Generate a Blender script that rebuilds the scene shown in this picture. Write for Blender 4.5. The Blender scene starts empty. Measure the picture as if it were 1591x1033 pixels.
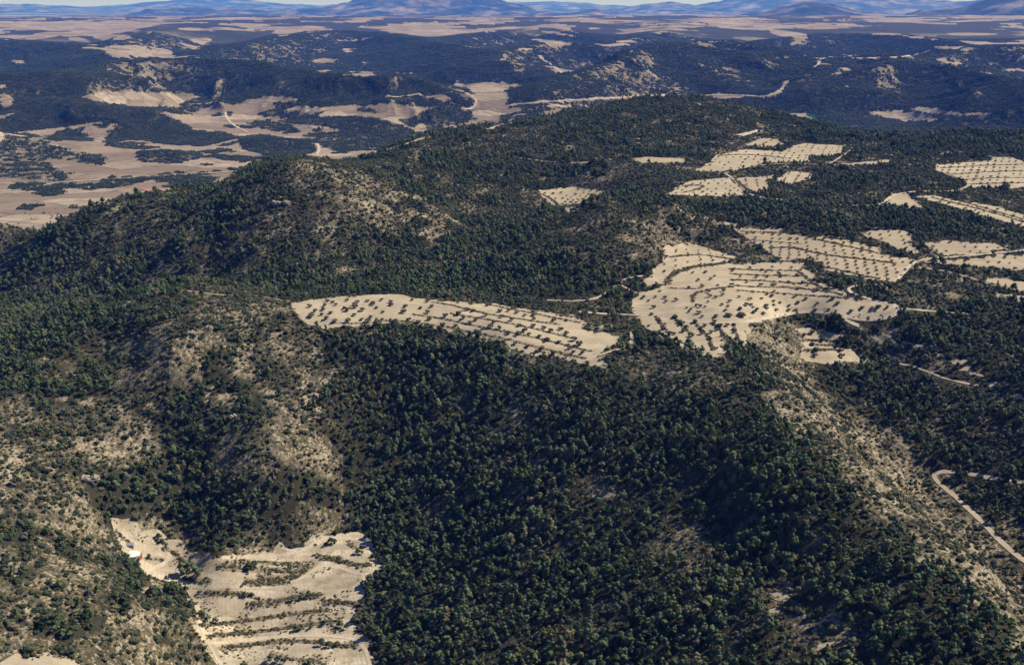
import bpy, math, random
import numpy as np
from mathutils import Vector
from mathutils.geometry import delaunay_2d_cdt
random.seed(7); rng = np.random.default_rng(7)
R = math.radians
S = bpy.context.scene
C = S.collection

# ------------------------------------------------------------------ camera
CZ = 480.0                                   # camera height over the valley floor (m)
PW, PH, FOC = 1591.0, 1033.0, 1637.0
PITCH = math.atan((516.5 - 5.0) / FOC)
cam = bpy.data.cameras.new('camera'); co = bpy.data.objects.new('camera', cam); C.objects.link(co)
co.location = (0, 0, CZ); co.rotation_euler = (math.pi/2 - PITCH, 0, 0)
cam.sensor_width = 36; cam.lens = 36 * FOC / PW; cam.clip_start = 5; cam.clip_end = 300000
S.camera = co
# ------------------------------------------------------------------ light
SUN_EL, SUN_AZ = R(45), R(74)                # azimuth measured clockwise from +Y (view direction)
w = bpy.data.worlds.new('World'); S.world = w; w.use_nodes = True
nt = w.node_tree; bg = nt.nodes['Background']
sky = nt.nodes.new('ShaderNodeTexSky'); sky.sky_type = 'NISHITA'; sky.sun_disc = False
sky.sun_elevation = SUN_EL; sky.sun_rotation = SUN_AZ; sky.altitude = 500; sky.air_density = 0.8; sky.dust_density = 0.0; sky.ozone_density = 3.0
tint = nt.nodes.new('ShaderNodeMix'); tint.data_type = 'RGBA'; tint.blend_type = 'MULTIPLY'; tint.inputs[0].default_value = 1; tint.inputs[7].default_value = (0.80, 0.90, 1.45, 1)
nt.links.new(sky.outputs[0], tint.inputs[6]); nt.links.new(tint.outputs[2], bg.inputs[0]); bg.inputs[1].default_value = 0.05
sl = bpy.data.lights.new('sun', 'SUN'); so = bpy.data.objects.new('sun', sl); C.objects.link(so)
sl.energy = 4.6; sl.angle = R(0.5); sl.color = (1.0, 0.92, 0.78)
sd = Vector((math.sin(SUN_AZ)*math.cos(SUN_EL), math.cos(SUN_AZ)*math.cos(SUN_EL), math.sin(SUN_EL)))
so.rotation_euler = sd.to_track_quat('Z', 'Y').to_euler()
S.view_settings.view_transform = 'Standard'; S.view_settings.look = 'None'
S.view_settings.exposure = 0.78; S.view_settings.gamma = 1
S.render.engine = 'CYCLES'
S.cycles.volume_bounces = 0; S.cycles.max_bounces = 4; S.cycles.diffuse_bounces = 2; S.cycles.volume_step_rate = 1.0
S.render.film_transparent = False

# ------------------------------------------------------------------ helpers
def tag(o, label=None, cat=None, group=None, kind=None):
    if label: o['label'] = label
    if cat: o['category'] = cat
    if group: o['group'] = group
    if kind: o['kind'] = kind
    return o

def ray(px, py):
    px = np.asarray(px, float); py = np.asarray(py, float)
    x = (px - PW/2)/FOC; y = -(py - PH/2)/FOC
    cp, sp = math.cos(PITCH), math.sin(PITCH)
    dx = x; dy = cp + y*sp; dz = -sp + y*cp
    h = np.hypot(dx, dy)
    return np.arctan2(dx, dy), dz/h            # azimuth, slope per horizontal metre

def vis(px, py, E):                          # seen point with known elevation -> (az, D, E)
    a, s = ray(px, py); return float(a), float((E-CZ)/s), float(E)

def hash2(ix, iy, seed):
    n = (ix.astype(np.int64)*374761393 + iy.astype(np.int64)*668265263 + seed*974711) & 0x7fffffff
    n = ((n ^ (n >> 13)) * 1274126177) & 0x7fffffff
    n = ((n ^ (n >> 16)) * 668265263) & 0x7fffffff
    return (n & 0xffffff) / float(0xffffff)

def vnoise(x, y, seed=0):
    ix = np.floor(x); iy = np.floor(y); fx = x-ix; fy = y-iy
    fx = fx*fx*fx*(fx*(fx*6-15)+10); fy = fy*fy*fy*(fy*(fy*6-15)+10)
    a = hash2(ix, iy, seed); b = hash2(ix+1, iy, seed); c = hash2(ix, iy+1, seed); d = hash2(ix+1, iy+1, seed)
    return (a*(1-fx)+b*fx)*(1-fy) + (c*(1-fx)+d*fx)*fy

def fbm(x, y, oct=4, seed=0):
    s = 0; a = 0.5; t = 0
    for k in range(oct):
        s = s + a*vnoise(x, y, seed+k*17); t += a; a *= 0.5
        x, y = 1.9*x + 0.6*y + 11.3, -0.6*x + 1.9*y + 7.7
    return s/t

def ridged(x, y, oct=4, seed=0):
    s = 0; a = 0.5; t = 0
    for k in range(oct):
        n = 1-np.abs(2*vnoise(x, y, seed+k*31)-1); s = s + a*n*n; t += a; a *= 0.5
        x, y = 1.8*x + 0.8*y + 3.1, -0.8*x + 1.8*y + 9.2
    return s/t

def sstep(a, b, x):
    t = np.clip((x-a)/(b-a), 0, 1); return t*t*(3-2*t)

# ------------------------------------------------------------------ terrain height
# seen points of the near country (px, py, elevation above the valley floor)
SEEN = [
 # clearing in the valley floor and the spur left of it
 (320,1033,52),(450,1033,50),(575,1033,52),(310,950,58),(440,940,58),(560,930,62),(300,880,70),(440,880,68),(570,870,70),
 (200,862,84),(520,828,76),(180,815,96),(330,856,84),(420,850,74),
 (0,1033,120),(130,1000,112),(230,960,96),(280,960,80),(0,900,138),(120,880,118),(0,780,145),(120,780,125),(200,780,108),
 (0,650,158),(150,650,150),(0,560,160),(150,560,166),(300,640,146),(400,740,118),(250,720,121),(260,780,97),(470,780,98),(330,800,93),(300,740,110),
 (380,660,145),(480,640,143),(530,650,134),(540,730,106),(590,830,76),(500,560,168),(400,560,174),(300,520,196),
 # ridge A
 (0,500,165),(100,475,180),(220,452,193),(300,450,196),(420,462,194),(200,500,192),(100,540,178),
 # dark wood slope
 (600,850,70),(600,680,123),(600,600,152),(600,555,172),(700,1000,74),(800,1033,92),(1000,1033,122),(1200,1033,150),(1400,1033,166),
 (800,800,112),(900,900,112),(1000,900,132),(1200,880,158),(1350,850,176),(750,680,132),(900,680,156),(1000,760,148),(1100,680,176),
 (1200,760,170),(800,570,172),(940,590,180),(1050,600,188),
 # ridge C crest
 (1150,572,196),(1200,640,192),(1280,720,190),(1400,830,184),(1480,920,180),(1591,1015,176),
 # band right of ridge C (falls away)
 (1230,590,176),(1290,640,146),(1350,720,128),(1500,870,118),(1591,930,112),(1290,600,150),
 # right valley
 (1250,560,162),(1290,540,169),(1300,562,163),
 
 # central field and fields B
 (460,480,196),(590,460,197),(720,472,197),(850,490,194),(960,528,188),(940,570,184),(780,532,188),(650,503,190),(520,508,190),
 (985,470,194),(1000,500,192),(1060,545,186),(1127,560,190),(1168,530,188),(1190,500,194),(1100,450,203),(1050,385,205),(1140,402,208),
 (1240,412,208),(1300,455,204),(1395,480,198),(1300,490,192),(1200,480,198),(1040,440,200),(1240,500,182),
 # fields C
 (1125,348,214),(1210,360,216),(1360,386,212),(1384,438,206),(1250,400,210),(1370,360,218),(1550,382,214),(1591,410,206),(1591,440,200),
 # slopes behind central field
 (900,440,204),(800,440,192),(700,440,184),(600,440,186),(750,400,194),(900,390,220),(1000,380,222),(950,326,240),(1050,330,234),(1200,335,230),(1350,340,226),
 (870,338,226),(820,360,208),(1000,310,240),
 # valley between A and hill B, hill B
 (215,420,152),(100,430,140),(0,420,132),(350,420,160),(480,425,170),(560,430,176),
 (0,345,188),(100,338,198),(170,322,205),(240,315,218),(300,306,222),(345,292,226),(400,262,250),(450,248,260),(500,250,260),
 (100,380,150),(250,370,180),(350,350,200),(450,330,218),(450,290,240),(420,390,182),(550,370,196),(600,330,208),(650,380,190),(560,300,228),
 (560,256,246),(600,264,236),(650,320,200),(720,350,190),(760,300,204),
 # broad wooded hill D
 (640,238,238),(680,214,250),(750,200,256),(840,190,260),(920,176,266),(1000,161,274),(1060,156,276),(1120,166,266),(1200,195,242),
 (700,270,222),(800,250,232),(900,230,240),(1000,210,250),(1100,210,250),(950,280,222),(880,312,198),(840,298,200),(935,298,204),
 (1020,248,236),(1100,262,232),(1190,222,240),(1310,228,238),(1250,255,232),(1150,290,226),(1080,300,224),(1260,275,228),
 (1390,252,234),(1300,206,238),(1400,212,234),(1500,206,238),(1591,208,238),(1350,290,232),(1320,300,228),(1500,230,238),
 (1460,260,230),(1591,270,228),(1591,292,226),(1500,290,224),(1400,312,222),(1591,345,214),(1480,325,220),(1591,240,236),
]
# hidden or outside points (px of the column, distance, elevation)
HID = [(-400,600,160),(-400,1000,175),(-350,1400,170),(-500,2200,60),(2000,600,90),(2000,1000,120),(2100,1500,200),(2000,2200,230),
 (-900,900,150),(2600,900,120),(-900,2500,40),(2600,2500,180),
 (100,300,130),(800,330,90),(1500,300,150),(400,200,110),(1200,200,130),(-300,300,130),(2100,300,120),
 # behind the near crests: drop to the valley
 (0,1800,60),(250,1850,50),(450,2150,30),(600,2300,20),(680,2500,20),(840,3000,10),(1000,3200,10),(1060,3300,10),(1200,3100,15),(1400,3000,20),(1591,3000,30),
 (0,2250,6),(250,2450,4),(450,2750,2),(620,2900,2),(840,3700,0),(1060,4000,0),(1300,3800,5),(1591,3800,20),(1900,3600,60),(-300,2600,10),
 (0,3500,4),(300,3500,2),(600,4200,0),(900,4800,0),(1200,4900,6),(1500,4900,22),(1900,5200,80),(-400,3800,20),(-900,5000,60),(2500,5000,120),
 (0,5000,16),(300,5200,14),(600,5600,8),(760,6200,6),(900,7000,24),(1200,6600,40),(1500,6500,70),(-300,5200,40),
 (0,7000,70),(300,7400,60),(600,7600,70),(850,8600,60),(1100,8800,130),(1400,8200,150),(1900,8000,160),(-500,8000,100),
 (0,11000,170),(300,11000,165),(600,11000,170),(850,11000,140),(1100,12000,205),(1400,11500,215),(1900,12000,215),(-500,11000,170),
 (0,16000,250),(300,16000,254),(600,16000,252),(850,16000,246),(1100,16000,262),(1400,16000,268),(1900,16000,268),(-500,16000,250),
 (0,26000,170),(400,26000,180),(800,26000,170),(1200,26000,200),(1600,26000,200),(2200,26000,160),(-600,26000,130),
 (0,45000,60),(800,45000,60),(1600,45000,60),(2400,45000,60),(-800,45000,60)]
SEEND = [(1591,470,1090),(1591,500,1050),(1591,560,985),(1591,620,930),(1591,650,903),(1591,752,825),(1591,865,740),(1450,470,1080),(1450,510,1035),(1450,545,1000),(1450,590,955),(1450,640,915),
 (1450,735,848),(1450,790,795),(1520,800,785),(1350,560,1000),(1366,525,1020),(1340,620,930),(1400,680,878),(1480,500,1050),(1700,600,940),(1700,500,1040),(1700,800,780),(1700,930,690)]   # seen points given by distance
def visd(px, py, D):
    a, s = ray(px, py); return float(a), float(D), float(CZ+s*D)
pts = [visd(*p) for p in SEEND] + [vis(*p) for p in SEEN] + [(float(ray(px, 300)[0]), float(D), float(E)) for px, D, E in HID]
P = np.array(pts); PU = P[:, 0]; PV = np.log(P[:, 1]); PE = P[:, 2]

def tps_fit(u, v, e, lam=2e-4):
    n = len(u); r2 = (u[:, None]-u)**2 + (v[:, None]-v)**2
    K = np.where(r2 > 0, 0.5*r2*np.log(np.maximum(r2, 1e-12)), 0) + lam*np.eye(n)
    Q = np.column_stack([np.ones(n), u, v])
    A = np.block([[K, Q], [Q.T, np.zeros((3, 3))]])
    return np.linalg.solve(A, np.concatenate([e, np.zeros(3)]))
def tps_eval(wt, u, v):
    out = np.empty(u.shape); f = out.ravel(); uu = u.ravel(); vv = v.ravel()
    for i in range(0, len(uu), 20000):
        a = uu[i:i+20000]; b = vv[i:i+20000]
        r2 = (a[:, None]-PU)**2 + (b[:, None]-PV)**2
        f[i:i+20000] = (0.5*r2*np.log(np.maximum(r2, 1e-12))) @ wt[:-3] + wt[-3] + wt[-2]*a + wt[-1]*b
    return out
WT = tps_fit(PU, PV, PE)

GU = np.concatenate([np.linspace(R(-70), R(-32), 40, endpoint=False), np.linspace(R(-32), R(32), 1150), np.linspace(R(32), R(70), 41)[1:]])
GV = np.concatenate([np.linspace(math.log(60), math.log(400), 50, endpoint=False), np.linspace(math.log(400), math.log(12000), 1080),
                     np.linspace(math.log(12000), math.log(60000), 120)[1:]])
NU, NV = len(GU), len(GV)
cu = np.linspace(GU[0], GU[-1], 330); cv = np.linspace(GV[0], GV[-1], 420)
coarse = tps_eval(WT, *np.meshgrid(cu, cv, indexing='ij'))
def cubic_up(G, xs, x0, x1, axis):
    n = G.shape[axis]; t = (xs-x0)/(x1-x0)*(n-1); i = np.clip(np.floor(t).astype(int), 1, n-3); f = t-i
    g = [np.take(G, i+k, axis=axis) for k in (-1, 0, 1, 2)]
    sh = [1, 1]; sh[axis] = -1; f = f.reshape(sh)
    return g[1] + 0.5*f*(g[2]-g[0] + f*(2*g[0]-5*g[1]+4*g[2]-g[3] + f*(3*(g[1]-g[2])+g[3]-g[0])))
SM = cubic_up(cubic_up(coarse, GU, cu[0], cu[-1], 0), GV, cv[0], cv[-1], 1)
UU, VV = np.meshgrid(GU, GV, indexing='ij')
DD = np.exp(VV); XX = np.sin(UU)*DD; YY = np.cos(UU)*DD
nearness = 1 - sstep(3000, 4200, DD)
SM = np.where(SM < 4, 4*np.exp((SM-4)/8), SM)

# hills beyond the river valley: crest polyline (px, py, elevation), foot half-widths in metres towards and away from the camera
HILLS = [
 ([(330,298,226),(370,276,248),(410,256,266),(448,246,281),(480,248,275),(515,251,268),(550,256,254),(600,265,238)], 250, 300),
 ([(450,247,272),(468,330,226),(520,400,190)], 120, 120),
 ([(420,256,266),(330,340,206),(260,400,168)], 110, 110),
 ([(300,440,200),(290,520,200),(330,600,160)], 70, 70),
 ([(1140,566,200),(1200,640,196),(1280,720,194),(1400,830,188),(1480,920,184),(1591,1015,180)], 75, 95),
 ([(700,212,254),(840,189,262),(1000,160,280),(1062,154,284),(1130,166,272)], 260, 300), ([(1062,154,284),(1000,200,256),(900,235,240)], 160, 160), ([(1000,310,244),(940,325,242),(870,345,226),(820,400,196)], 110, 130),
 ([(-60,172,70),(30,168,90),(70,157,112),(110,154,118),(160,160,108),(226,171,80),(290,193,30)], 420, 420),
 ([(205,240,14),(235,232,36),(280,235,30),(312,245,10)], 160, 160),
 ([(-60,205,50),(0,212,52),(60,214,45),(130,240,16)], 420, 300),
 ([(385,214,18),(410,210,38),(440,214,30),(485,226,10)], 200, 180),
 ([(430,188,18),(500,184,36),(555,181,50),(594,186,48),(626,196,30),(652,207,10)], 280, 300),
 ([(652,182,10),(675,168,52),(694,161,80),(708,163,76),(725,175,40),(748,180,12)], 180, 180),
 ([(170,219,4),(210,206,20),(280,203,22),(365,210,12)], 170, 160),
 # second line
 ([(-100,100,165),(-20,112,150),(50,112,165),(96,104,180),(125,112,160),(165,128,90),(205,148,30)], 700, 700),
 ([(140,112,150),(200,92,185),(280,88,190),(380,93,178),(430,100,168),(500,118,120),(560,150,40),(590,168,15)], 950, 900),
 ([(300,152,40),(360,150,55),(440,152,60),(520,165,38),(560,172,15)], 380, 350),
 ([(440,104,150),(540,113,150),(600,114,150),(660,120,140),(700,132,100),(726,150,40)], 700, 700),
 ([(1250,180,10),(1130,149,60),(1085,160,30)], 330, 260),
 # big hill right of the river
 ([(770,160,20),(806,148,60),(850,126,120),(915,101,170),(1000,75,222),(1050,66,240),(1110,74,222),(1180,92,170),(1215,120,90)], 1000, 900),
 ([(1050,66,240),(1090,100,150),(1130,125,95),(1190,142,50)], 500, 500),
 ([(1050,66,240),(1130,60,245),(1230,75,220)], 800, 900),
 # dark hill at right
 ([(1215,160,20),(1260,128,100),(1330,102,165),(1400,91,190),(1480,100,175),(1560,118,150),(1640,130,140),(1760,140,120)], 900, 900),
 ([(1250,118,110),(1290,90,180),(1340,84,200),(1420,78,215)], 500, 700),
 # third line
 ([(-80,62,195),(0,58,200),(60,64,195),(130,70,185),(170,82,160)], 900, 900),
 ([(196,58,215),(260,38,235),(310,36,235),(345,44,215)], 1000, 900),
 ([(310,82,130),(350,68,180),(420,58,212),(500,47,228),(560,46,228),(640,56,205),(720,70,180),(800,92,130),(850,106,80)], 1300, 1300),
 ([(780,78,160),(830,66,195),(870,60,205),(930,68,180),(990,74,150)], 900, 800),
 ([(700,58,190),(780,45,225),(850,42,230),(920,52,205)], 1100, 1000),
 ([(960,66,160),(1020,46,220),(1080,33,240),(1160,28,248),(1240,27,250)], 1500, 1200),
 ([(1200,60,200),(1300,50,235),(1390,52,235),(1480,62,215)], 900, 900),
 ([(1440,80,190),(1520,70,215),(1600,68,220),(1700,70,215)], 900, 900),
 ([(880,40,220),(930,30,240),(990,33,235)], 1500, 1200),
]
H = SM.copy()
qx = fbm(XX/420, YY/420, 3, 51)-0.5; qy = fbm(XX/420, YY/420, 3, 77)-0.5
wx = XX + 200*qx*sstep(2400, 5000, DD); wy = YY + 200*qy*sstep(2400, 5000, DD)
for crest, wf, wb in HILLS:
    if min(wf, wb) >= 500:                       # the broad far hills: steeper and a little nearer, on the same sight lines
        crest = [(px, py, e+0.12*(CZ-e)*sstep(40, 120, e)) for px, py, e in crest]; wf, wb = wf*0.62, wb*0.8
    cp = [vis(*p) for p in crest]
    cp = [(math.sin(a)*d, math.cos(a)*d, e) for a, d, e in cp]
    W = max(wf, wb)*1.25; Wm = W+240; x0 = min(c[0] for c in cp)-Wm; x1 = max(c[0] for c in cp)+Wm; y0 = min(c[1] for c in cp)-Wm; y1 = max(c[1] for c in cp)+Wm
    m = (XX > x0) & (XX < x1) & (YY > y0) & (YY < y1)
    if not m.any(): continue
    x = wx[m]; y = wy[m]; best = np.full(x.shape, 1e18); te = np.zeros(x.shape); front = np.zeros(x.shape)
    for (ax, ay, ae), (bx, by, be) in zip(cp[:-1], cp[1:]):
        dx, dy = bx-ax, by-ay; t = np.clip(((x-ax)*dx+(y-ay)*dy)/(dx*dx+dy*dy), 0, 1)
        ex, ey = x-(ax+t*dx), y-(ay+t*dy); d2 = ex*ex+ey*ey; k = d2 < best
        best[k] = d2[k]; te[k] = (ae+(be-ae)*t)[k]; front[k] = (0.5-0.5*(ex*x+ey*y)/(np.sqrt(d2)*np.hypot(x, y)+1e-6))[k]
    d = np.sqrt(best); wd = wf*front+wb*(1-front)
    gul = fbm(x/(W*0.35), y/(W*0.35), 3, int(W))       # spurs and gullies change the width of the flank
    wd = wd*(0.55+0.70*gul)
    pr = np.clip(1-d/wd, 0, 1); pr = pr*pr*(1.9-0.9*pr) * 0.55 + 0.45*pr
    hb = H[m]; cand = hb + np.maximum(te-hb, 0)*pr
    kk = 6.0; H[m] = np.maximum(hb, cand)
def blur(G, rad, axis):
    n = 2*rad+1; pad = [(0, 0), (0, 0)]; pad[axis] = (rad+1, rad); c = np.cumsum(np.pad(G, pad, mode='edge'), axis=axis)
    return (np.take(c, np.arange(n, c.shape[axis]), axis=axis)-np.take(c, np.arange(0, c.shape[axis]-n), axis=axis))/n
HB = H
for _ in range(2): HB = blur(blur(HB, 9, 0), 3, 1)
H = H + (HB-H)*sstep(2600, 3200, DD)
# erosion: spurs and gullies wherever the ground is steep
gu = np.gradient(H, axis=0)/np.gradient(UU, axis=0)/DD; gv = np.gradient(H, axis=1)/np.gradient(VV, axis=1)/DD
slope = np.hypot(gu, gv)
SLOPE = slope
amp = np.clip(slope-0.06, 0, 0.5)
L1 = np.where(DD < 3200, 150.0, 150.0)
n1 = ridged(XX/150+fbm(XX/90, YY/90, 2, 5), YY/150, 3, 3)-0.5
n2 = ridged(XX/560+fbm(XX/300, YY/300, 2, 9)*.7, YY/560, 3, 13)-0.5
nr = 1-sstep(2800, 4200, DD)
H = H + amp*(13*n1*nr + 30*n1*(1-nr) + 190*n2*(1-nr)) + (fbm(XX/37, YY/37, 3, 21)-0.5)*3.0*np.clip(slope*4, 0.1, 1)
far = sstep(8500, 12000, DD)
H = H + far*(fbm(XX/1300, YY/900, 4, 91)-0.5)*85*(1-sstep(20000, 30000, DD))
H = np.where(H < 0.5, 0.5*np.exp((H-0.5)/4), H)

gu2 = np.gradient(H, axis=0)/np.gradient(UU, axis=0)/DD; gv2 = np.gradient(H, axis=1)/np.gradient(VV, axis=1)/DD
def gidx(u, v):
    iu = np.interp(u, GU, np.arange(NU)); iv = np.interp(v, GV, np.arange(NV))
    i = np.clip(iu.astype(int), 0, NU-2); j = np.clip(iv.astype(int), 0, NV-2)
    return i, j, iu-i, iv-j
def sample(G, x, y):
    x = np.asarray(x, float); y = np.asarray(y, float)
    i, j, f, g = gidx(np.arctan2(x, y), np.log(np.maximum(np.hypot(x, y), 61)))
    return (G[i, j]*(1-f)+G[i+1, j]*f)*(1-g) + (G[i, j+1]*(1-f)+G[i+1, j+1]*f)*g
def ground(px, py):                              # pixel of the photograph -> where that sight line meets the ground
    px = np.atleast_1d(np.asarray(px, float)); py = np.atleast_1d(np.asarray(py, float))
    a, s = ray(px, py); vs = np.linspace(math.log(300), math.log(50000), 5000); ds = np.exp(vs)
    out = np.zeros((len(px), 3))
    iv = np.interp(vs, GV, np.arange(NV)); j = np.clip(iv.astype(int), 0, NV-2); g = iv-j
    for k in range(len(px)):
        iu = np.interp(a[k], GU, np.arange(NU)); i = min(int(iu), NU-2); f = iu-i
        h = (H[i, j]*(1-f)+H[i+1, j]*f)*(1-g) + (H[i, j+1]*(1-f)+H[i+1, j+1]*f)*g
        below = (CZ + s[k]*ds) < h; q = int(np.argmax(below)) if below.any() else len(ds)-1
        d = ds[q]; out[k] = (math.sin(a[k])*d, math.cos(a[k])*d, h[q])
    return out

# ------------------------------------------------------------------ materials
class NB:
    def __init__(s, name):
        s.m = bpy.data.materials.new(name); s.m.use_nodes = True; s.t = s.m.node_tree; s.n = s.t.nodes
        s.b = s.n['Principled BSDF']; s.b.inputs['Roughness'].default_value = 0.9; s.b.inputs['Specular IOR Level'].default_value = 0.08
    def add(s, t, **k):
        nd = s.n.new(t)
        for a, b in k.items(): setattr(nd, a, b)
        return nd
    def link(s, a, b): s.t.links.new(a, b)
    def val(s, x, sock):
        if isinstance(x, (int, float, tuple)): sock.default_value = x
        else: s.link(x, sock)
    def noise(s, scale, detail=3, rough=0.6, vec=None, dist=0.0, col=False):
        nd = s.add('ShaderNodeTexNoise'); nd.inputs['Scale'].default_value = scale; nd.inputs['Detail'].default_value = detail
        nd.inputs['Roughness'].default_value = rough; nd.inputs['Distortion'].default_value = dist
        s.link(vec if vec is not None else s.pos(), nd.inputs['Vector']); return nd.outputs['Color' if col else 'Fac']
    def pos(s):
        if not hasattr(s, '_p'): s._p = s.add('ShaderNodeNewGeometry').outputs['Position']
        return s._p
    def mapping(s, scale=(1, 1, 1), rot=(0, 0, 0)):
        nd = s.add('ShaderNodeMapping'); nd.inputs['Scale'].default_value = scale; nd.inputs['Rotation'].default_value = rot
        s.link(s.pos(), nd.inputs['Vector']); return nd.outputs[0]
    def ramp(s, fac, stops):
        nd = s.add('ShaderNodeValToRGB'); e = nd.color_ramp.elements
        while len(e) < len(stops): e.new(0.5)
        for el, (p, c) in zip(e, stops): el.position = p; el.color = (c[0], c[1], c[2], 1) if not isinstance(c, float) else (c, c, c, 1)
        s.link(fac, nd.inputs[0]); return nd.outputs[0]
    def mix(s, f, a, b, mode='MIX'):
        nd = s.add('ShaderNodeMix', data_type='RGBA', blend_type=mode)
        s.val(f, nd.inputs[0])
        for x, sk in ((a, nd.inputs[6]), (b, nd.inputs[7])):
            if isinstance(x, tuple): x = (x[0], x[1], x[2], 1)
            s.val(x, sk)
        return nd.outputs[2]
    def math(s, op, a, b=0.0, clamp=False):
        nd = s.add('ShaderNodeMath', operation=op, use_clamp=clamp); s.val(a, nd.inputs[0]); s.val(b, nd.inputs[1]); return nd.outputs[0]
    def attr(s, name): return s.add('ShaderNodeAttribute', attribute_name=name).outputs['Fac']
    def done(s, col, bump=None, dist=1.0, strength=0.5):
        s.val(col if not isinstance(col, tuple) else (col[0], col[1], col[2], 1), s.b.inputs['Base Color'])
        if bump is not None:
            bp = s.add('ShaderNodeBump'); bp.inputs['Distance'].default_value = dist; bp.inputs['Strength'].default_value = strength
            s.link(bump, bp.inputs['Height']); s.link(bp.outputs[0], s.b.inputs['Normal'])
        return s.m

def mat_terrain():
    s = NB('hillside_ground')
    big = s.noise(0.004, 4, 0.6); mid = s.noise(0.03, 4, 0.65); fine = s.noise(0.35, 4, 0.7); fine2 = s.noise(0.11, 5, 0.75)
    # scrub ground between the bushes: litter, dry grass, limestone soil
    scrub = s.ramp(mid, [(0.32, (0.050, 0.045, 0.026)), (0.5, (0.105, 0.085, 0.050)), (0.68, (0.22, 0.175, 0.11))])
    scrub = s.mix(s.ramp(s.math('ADD', s.math('MULTIPLY', fine, 0.8), s.math('MULTIPLY', mid, 0.2)), [(0.485, 0.0), (0.575, 1.0)]), scrub, (0.32, 0.275, 0.205))
    scrub = s.mix(s.math('MULTIPLY', s.ramp(fine2, [(0.40, 1.0), (0.5, 0.0)]), 0.8), scrub, (0.045, 0.042, 0.022))
    # darker brown litter under closed wood
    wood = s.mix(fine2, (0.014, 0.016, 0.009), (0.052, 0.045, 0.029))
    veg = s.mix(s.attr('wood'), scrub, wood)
    # bare fields and soil
    m = s.mapping((1/210, 1/90, 0.0), (0, 0, R(24)))
    v = s.add('ShaderNodeTexVoronoi', voronoi_dimensions='2D', feature='F1'); s.link(m, v.inputs['Vector']); v.inputs['Scale'].default_value = 1; v.inputs['Randomness'].default_value = 0.75
    sep = s.add('ShaderNodeSeparateColor'); s.link(v.outputs['Color'], sep.inputs[0])
    soil = s.ramp(sep.outputs[0], [(0.0, (0.17, 0.125, 0.095)), (0.35, (0.25, 0.19, 0.14)), (0.65, (0.31, 0.245, 0.18)), (1.0, (0.38, 0.31, 0.235))])
    soil = s.mix(s.ramp(mid, [(0.38, 0.55), (0.62, 0.0)]), soil, (0.17, 0.135, 0.095))
    soil = s.mix(s.ramp(s.noise(0.012, 4, 0.7), [(0.56, 0.0), (0.64, 0.6)]), soil, (0.11, 0.10, 0.06))
    v2 = s.add('ShaderNodeTexVoronoi', voronoi_dimensions='2D', feature='DISTANCE_TO_EDGE'); s.link(m, v2.inputs['Vector']); v2.inputs['Scale'].default_value = 1; v2.inputs['Randomness'].default_value = 0.75
    wv = s.add('ShaderNodeTexWave', wave_type='BANDS', bands_direction='Y'); s.link(s.mapping((1, 1, 0), (0, 0, R(24))), wv.inputs['Vector']); wv.inputs['Scale'].default_value = 0.012
    wv.inputs['Distortion'].default_value = 3.5; wv.inputs['Detail'].default_value = 2; wv.inputs['Detail Scale'].default_value = 0.15
    soil = s.mix(s.math('MULTIPLY', s.math('MULTIPLY', s.ramp(wv.outputs['Fac'], [(0.55, 0.0), (0.85, 1.0)]), s.ramp(sep.outputs[1], [(0.35, 0.0), (0.45, 1.0)])), 0.55), soil, (0.14, 0.115, 0.075))
    edge = s.math('MULTIPLY', s.ramp(v2.outputs['Distance'], [(0.0, 1.0), (0.06, 0.0)]), s.ramp(s.noise(0.02, 2), [(0.38, 0.0), (0.52, 0.9)]))
    soil = s.mix(edge, soil, (0.10, 0.09, 0.055))
    fac = s.math('ADD', s.attr('soil'), s.math('MULTIPLY', s.math('SUBTRACT', fine2, 0.5), 0.5))
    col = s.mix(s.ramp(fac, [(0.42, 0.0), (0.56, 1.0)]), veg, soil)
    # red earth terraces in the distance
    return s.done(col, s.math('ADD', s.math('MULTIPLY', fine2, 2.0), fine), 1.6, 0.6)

def mat_soil(name, a, b, rows=None, rot=0.0, blot=0.35):
    s = NB(name)
    big = s.noise(0.028, 5, 0.7, vec=s.mapping((1, 3.2, 1), (0, 0, rot))); f = s.noise(0.22, 5, 0.7); ff = s.noise(1.1, 3, 0.7)
    col = s.mix(s.ramp(big, [(0.40, 0.0), (0.60, 1.0)]), a, b)
    col = s.mix(s.math('MULTIPLY', s.ramp(s.noise(0.011, 4, 0.65), [(0.46, 1.0), (0.58, 0.0)]), 0.5), col, (0.26, 0.22, 0.165))
    col = s.mix(s.math('MULTIPLY', s.ramp(f, [(0.30, 1.0), (0.46, 0.0)]), 0.45), col, (0.20, 0.165, 0.11))
    col = s.mix(s.math('MULTIPLY', s.ramp(ff, [(0.5, 0.0), (0.75, 1.0)]), 0.3), col, (0.55, 0.47, 0.36))
    col = s.mix(s.math('MULTIPLY', s.ramp(s.noise(0.07, 5, 0.75), [(0.50, 0.0), (0.60, 1.0)]), blot), col, (0.20, 0.165, 0.115))
    m = s.mapping((1, 1, 0), (0, 0, rot))
    wv = s.add('ShaderNodeTexWave', wave_type='BANDS', bands_direction='Y'); s.link(m, wv.inputs['Vector']); wv.inputs['Scale'].default_value = 0.11
    wv.inputs['Distortion'].default_value = 2.5; wv.inputs['Detail'].default_value = 2; wv.inputs['Detail Scale'].default_value = 0.6
    col = s.mix(s.math('MULTIPLY', wv.outputs['Fac'], 0.34), col, (0.27, 0.215, 0.15))
    return s.done(col, f, 0.6, 0.4)

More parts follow.
